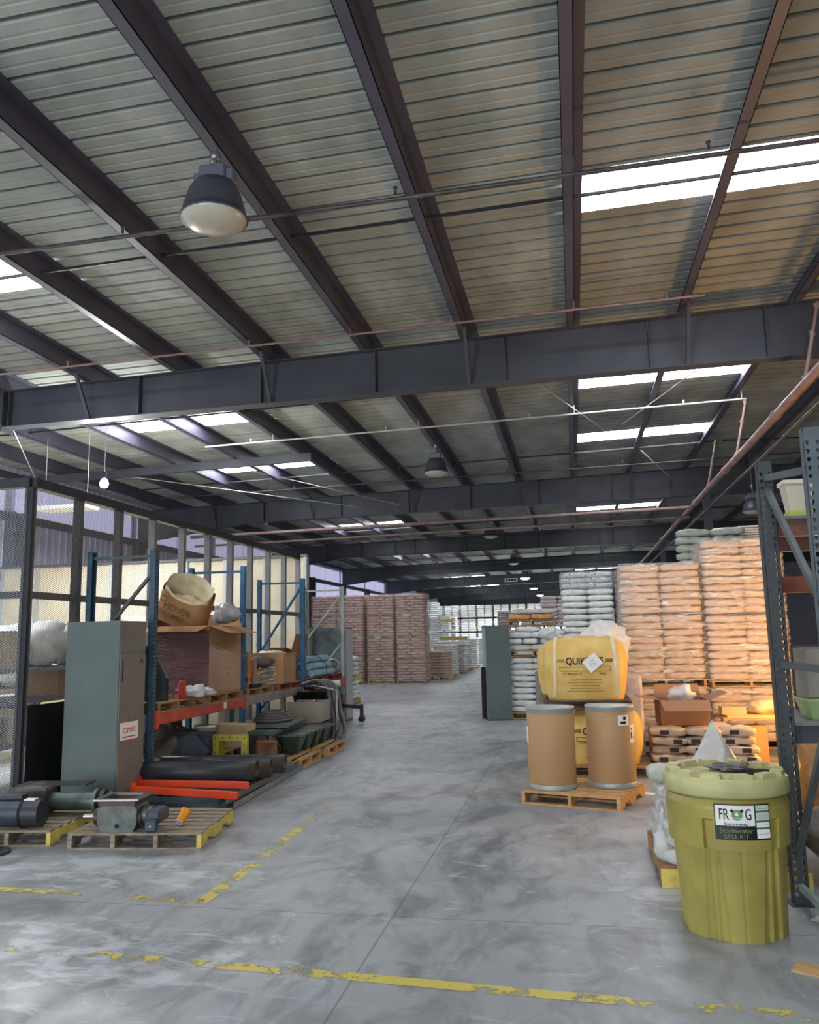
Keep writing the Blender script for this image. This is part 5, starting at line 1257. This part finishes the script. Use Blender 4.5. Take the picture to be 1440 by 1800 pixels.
ctext('Environmental', .026, .36, .675, ink, .85); ctext('Stormwater', .040, .36, .639, mat('dim_letter', '7d8a6a', .6), .95); ctext('SPILL KIT', .036, .36, .606, mat('dim_letter', '7d8a6a', .6), .95)
tag(crumple(0, 0, 0, .11, .06, .02, 51, amp=.8).build('dirty_rag', mat('dirty_rag', '4a4642', .9, 0, '8c8a86', 20, 3), None, (.93, 5.68, .905)), 'dirty crumpled rag lying on the lid of the yellow tub', 'rag')
tag(crumple(0, 0, 0, .10, .05, .012, 53, amp=.8).build('black_scrap', mat('black_scrap', '2c2624', .9), None, (1.05, 5.60, .905)), 'flat black scrap beside the rag on the tub lid', 'scrap')

# ------------------------------------------------------------------ pallet of white bags behind the tub
pallet((1.02, 6.92, 0), 1.0, 1.12, 0, 'yellow-ended pallet of white bags just behind the yellow tub', wood, h=.14, stripe=True)
MB().box(.52, .66, 6.342, 6.36, .0, .13).build('yellow_end_board', yellow_paint, None) if False else None
yb = tag(MB().box(-.5, .5, -.012, .0, .0, .125).build('yellow_end_board', yellow_paint, None, (1.02, 6.358, 0)), 'bright yellow board end at floor level beside the yellow tub', 'board')
wb = bag_set('white_bag', mat('white_film_bag', 'd6d4cf', .4, 0, 'b9b9b6', 6, 5, .6, 9), .62, .40, .12, 4, amp=.035)
rnk = ['lowest', 'second', 'third', 'topmost']
for k in range(4):
    for i in range(3):
        put_bag(wb, 'white_bag', (.84+.02*k+R_(-.01, .02), 6.57+.36*i, .14+.105*(k+.5)), PI*0+R_(-.08, .08), 'loose white plastic bag behind the yellow tub, %s layer, %s' % (rnk[k], ['end next to the tub', 'middle of the pallet', 'far end of the pallet'][i]), 'white bags behind the tub')
tag(crumple(0, 0, 0, .09, .14, .17, 61, amp=.6).build('dangling_film', mat('white_film_bag', 'c6cac8'), None, (.60, 6.6, .1)), 'white plastic film hanging down the side of the bag pallet', 'film')
gt_ = thing('green_sack', 'pale green sack with a dark round emblem at the back of the bag pallet', 'bag', (.70, 7.25, .58))
m = MB(); bm_ = bag_mesh('green_sack_body', mat('pale_green_sack', 'bcc4b2', .6, 0, 'a8b09e', 5, 4, .3), .34, .3, .13, 9); o = bpy.data.objects.new('sack_body', bm_); C.objects.link(o); o.parent = gt_; o.location = (0, 0, .06)
m = MB(); m.tube([(.03+.035*math.cos(t*PI/8), -.152, .06+.035*math.sin(t*PI/8)) for t in range(17)], .006, 5, cap=False); m.build('round_emblem', ink_green, gt_)
def peak(u, v):
    x = -.34+.62*u; h_ = max(0, 1-abs(x-.05)/.30)**1.15; z = h_*.52*(1-abs(v-.5)*1.2)+.02+.02*noise.noise(Vector((u*6, v*6, 2))); return (x+.03*math.sin(v*7), -.18+.36*v+.03*noise.noise(Vector((u*5, v*5, 7))), max(0, z))
m = MB(); m.grid(peak, 30, 14)
tag(m.build('plastic_peak', film('milky_sheet', 'd9d6cf', .8, .35, .4, 5), None, (.98, 6.9, .56)), 'milky plastic sheet standing up in a peak behind the tub lid', 'plastic sheet')

# ------------------------------------------------------------------ slotted rack on the right edge
rr_ = thing('pallet_rack', 'slate grey slotted rack frame standing beside the yellow tub', 'rack', (1.37, 6.08, 0))
dk_rack = mat('dark_slate_rack', '3f4648', .5, 0, '353b3d', 5, 4)
for (x, y, mt) in ((0, 0, dk_rack), (.055, -.97, mat('steel_blue_grey_rack', '5f6b72', .5, 0, '505a60', 5, 4))):
    o = post_mesh(2.96, .10, .075, hole=True).build('upright', mt, rr_, (x, y, 0)); MB().box(-.07, .07, -.06, .09, 0, .01).build('base_plate', mt, o)
for a, b in (((.0, -.02, 2.84), (.055, -.95, 2.72)), ((0.0, -.02, 2.78), (.055, -.95, 1.88)), ((0, -.02, 1.55), (.055, -.95, 1.55)), ((0, -.02, .30), (.055, -.95, 1.42)), ((0, -.02, .12), (.055, -.95, .12))):
    MB().bar((a[0], a[1], a[2]), (b[0], b[1], b[2]), .032, .045, (0, 0, 1)).build('brace', pale_rack if a[2] < .2 else slate_rack, rr_)
for z, mt in ((1.02, steel_dark), (2.43, mat('brown_beam', '7a4f44', .5, 0, '663f36', 4, 3))):
    for y in (.06, 1.25): MB().box(.05 if y < 1 else .31, 2.5, y-.02, y+.02, z, z+.12).build('beam', mt, rr_)
    MB().prism([(.06, .02), (2.5, .02), (2.5, 1.28), (.32, 1.28)], (0, 0, z+.12), (1, 0, 0), (0, 1, 0), (0, 0, .02)).build('deck', galv, rr_)
for (x, y) in ((.255, 1.25), (2.5, 0.06), (2.5, 1.25)): post_mesh(2.96, .09, holes=False).build('upright', slate_rack, rr_, (x, y, 0))
MB().box(.30, 2.5, 1.55, 1.6, 2.10, 2.24).build('beam', mat('orange_brown_beam', '8a4a30', .5), rr_)
gb_ = thing('plastic_bin', 'pale green plastic bin on the lower shelf of the slotted rack', 'bin', (1.72, 6.42, 1.161)); m = MB(); m.add([(-.12, -.14, 0), (.16, -.14, 0), (.16, .14, 0), (-.12, .14, 0), (-.16, -.17, .13), (.2, -.17, .13), (.2, .17, .13), (-.16, .17, .13)], [[0, 3, 2, 1], [4, 5, 6, 7], [0, 1, 5, 4], [1, 2, 6, 5], [2, 3, 7, 6], [3, 0, 4, 7]], False); m.build('body', green_bin, gb_); MB().box(-.17, .21, -.18, .18, .125, .14).build('rim', green_bin, gb_)
eb = thing('electrical_box', 'upright beige metal box standing on the pale green bin in the rack', 'box', (1.66, 6.40, 1.302), math.radians(12)); MB().box(-.09, .14, -.07, .1, 0, .35, bev=.005).build('body', mat('beige_box', '8d887c', .5, 0, '7c776d', 5, 4), eb); MB().box(-.085, .135, -.073, -.07, .01, .34).build('cover', mat('beige_cover', '9a958a', .5), eb)
yb2 = tag(MB().box(-.07, .1, -.08, .08, 0, .10, bev=.008).build('plastic_bin', mat('yellow_green_bin', 'b9c25a', .5), None, (1.70, 6.62, 2.571)), 'small yellow-green bin on the upper shelf of the slotted rack', 'bin')
wbk = thing('white_pail', 'white rectangular pail standing on the small yellow-green bin', 'pail', (1.70, 6.62, 2.672)); m = MB(); m.add([(-.06, -.07, 0), (.09, -.07, 0), (.09, .07, 0), (-.06, .07, 0), (-.085, -.09, .2), (.11, -.09, .2), (.11, .09, .2), (-.085, .09, .2)], [[0, 3, 2, 1], [4, 5, 6, 7], [0, 1, 5, 4], [1, 2, 6, 5], [2, 3, 7, 6], [3, 0, 4, 7]], False); m.build('body', mat('cream_pail', 'd8cfb8', .5), wbk); MB().box(-.1, .125, -.1, .1, .2, .23).build('rim', mat('cream_pail2', 'e6e0cf', .5), wbk)
tag(MB().box(-.15, .35, -.01, .01, 0, .5).build('metal_sheet', mat('pinkish_sheet', '8c6e64', .35, .4, '77594f', 3, 3), None, (1.85, 7.2, 1.16), .15), 'brownish metal sheet leaning at the back of the lower shelf', 'sheet')
tag(crumple(0, 0, 0, .18, .14, .1, 71, amp=.8).build('crumpled_wrapping', mat('paper_warm_lit', 'd89a52', .7), None, (2.02, 6.75, 1.161)), 'crumpled orange-lit wrapping on the lower rack shelf', 'wrapping')  # orange of the warm lamp light is put into the paper colour
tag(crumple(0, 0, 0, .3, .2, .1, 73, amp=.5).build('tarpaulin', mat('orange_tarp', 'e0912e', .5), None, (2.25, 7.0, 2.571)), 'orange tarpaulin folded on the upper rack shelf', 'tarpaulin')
tag(crumple(0, 0, 0, .5, .5, .48, 75, n=16, amp=.4).build('wrapped_bale', mat('film_warm_lit', 'cf9a5c', .4, 0, 'b57f42', 4, 4, .4), None, (2.35, 7.9, 0)), 'amber-lit film-wrapped bale under the lower rack shelf', 'bale')  # warm lamplight on the film is put into its base colours
tag(crumple(0, 0, 0, .28, .3, .26, 77, n=14, amp=.6).build('clear_bale', mat('grey_film', 'a9a39a', .3, 0, '7f7a74', 6, 4, .5), None, (1.95, 6.75, 0)), 'greyish clear film bale on the floor inside the slotted rack', 'bale')
tag(MB().box(-.14, .14, -.07, .07, 0, .012).build('wood_offcut', wood_new, None, (1.19, 4.93, 0), -.5), 'pale wooden offcut with two bolts on the floor by the tub', 'offcut')
tag(MB().box(-.12, .2, -.09, .09, 0, .002).build('paper_scrap', white_paper, None, (1.50, 5.78, .0), -.7), 'white paper scrap on the floor at the foot of the rack', 'paper')
tag(MB().box(-.1, .1, -.06, .06, 0, .002).build('paper_scrap', white_paper, None, (.70, 9.9, .0), -.4), 'white paper scrap on the floor beside the drum pallet', 'paper')

# hidden and distant bags, packed solid
for kd, mt, nm, lb in (('brown', brown_bag, 'packed_bags', 'brown bags packed inside the towers behind the front row'), ('white', white_bag, 'packed_sacks', 'distant white sacks stacked in the rows at the end of the aisle'),
                       ('pink', pink_bag, 'packed_sacks', 'distant greyish pink sacks stacked behind the white ones'), ('tan', tan_bag, 'packed_bags', 'tan bags packed inside the wrapped towers'), ('tanfar', mat('tan_far', 'c99a74', .7, 0, 'b5835c', 3, 3), 'packed_cartons', 'distant tan sacks and cartons along the far aisle')):
    if kd in CORE: tag(CORE[kd].build(nm, mt), lb, 'bags', None, 'stuff')
# ------------------------------------------------------------------ light
def area(name, loc, rot, sx, sy, e, col=(1, 1, 1), spread=None):
    l = bpy.data.lights.new(name, 'AREA'); l.shape = 'RECTANGLE'; l.size = sx; l.size_y = sy; l.energy = e; l.color = col
    if spread: l.spread = spread
    o = bpy.data.objects.new(name, l); C.objects.link(o); o.location = loc; o.rotation_euler = rot; return o
area('dock_door_daylight', (-7.5, -6.0, 2.1), (math.radians(90), 0, 0), 4, 4.2, 420, (.86, .93, 1))
area('dock_door_daylight', (-.5, -6.0, 2.1), (math.radians(90), 0, 0), 4, 4.2, 250, (.9, .95, 1))
# fill lights with housings, added to brighten the caged store
for x, y in ((-10.3, 9.5), (-10.5, 15.5)):
    area('cage_fill_light', (x, y, 4.6), (0, 0, 0), 1.2, .5, 330, (.95, .98, 1))
    ft = thing('fill_light_housing', 'added white fill light hanging inside the caged store, %s' % ('nearer the door' if y < 12 else 'deeper in the store'), 'lamp', (x, y, 4.61))
    MB().box(-.62, .62, -.27, .27, 0, .07).build('housing', label_w, ft)
    for s in (-.5, .5): MB().tube([(s, 0, .07), (s, 0, zpb(x+s)-4.605)], .006, 5).build('wire', white_pipe, ft)
# warm sodium work lamp low behind the rack
l = bpy.data.lights.new('sodium_lamp', 'POINT'); l.energy = 270; l.shadow_soft_size = .18; l.color = (1., .50, .13)
lo = bpy.data.objects.new('sodium_lamp', l); C.objects.link(lo); lo.location = (3.5, 11.4, 1.15)
ws = thing('work_lamp', 'orange sodium work lamp on a stand beside the tan bag towers', 'lamp', (3.5, 11.4, 0))
MB().tube([(0, .12, 0), (0, .12, 1.15)], .018, 8).build('pole', steel_dark, ws)
for k in range(3): MB().tube([(0, .12, .25), (.3*math.cos(k*2.1), .12+.3*math.sin(k*2.1), 0)], .012, 6).build('leg', steel_dark, ws)
MB().tube([(0, .115, 1.15), (0, .20, 1.15)], .10, 16).build('reflector', lamp_alu, ws)
w = bpy.data.worlds.new('sky'); sc.world = w; w.use_nodes = True
w.node_tree.nodes['Background'].inputs[0].default_value = (.75, .85, 1, 1); w.node_tree.nodes['Background'].inputs[1].default_value = 1.0
sc.view_settings.exposure = 0.55
sc.cycles.use_denoising = True
sc.cycles.max_bounces = 8; sc.cycles.diffuse_bounces = 4; sc.cycles.glossy_bounces = 3; sc.cycles.transparent_max_bounces = 16
sc.cycles.sample_clamp_indirect = 6
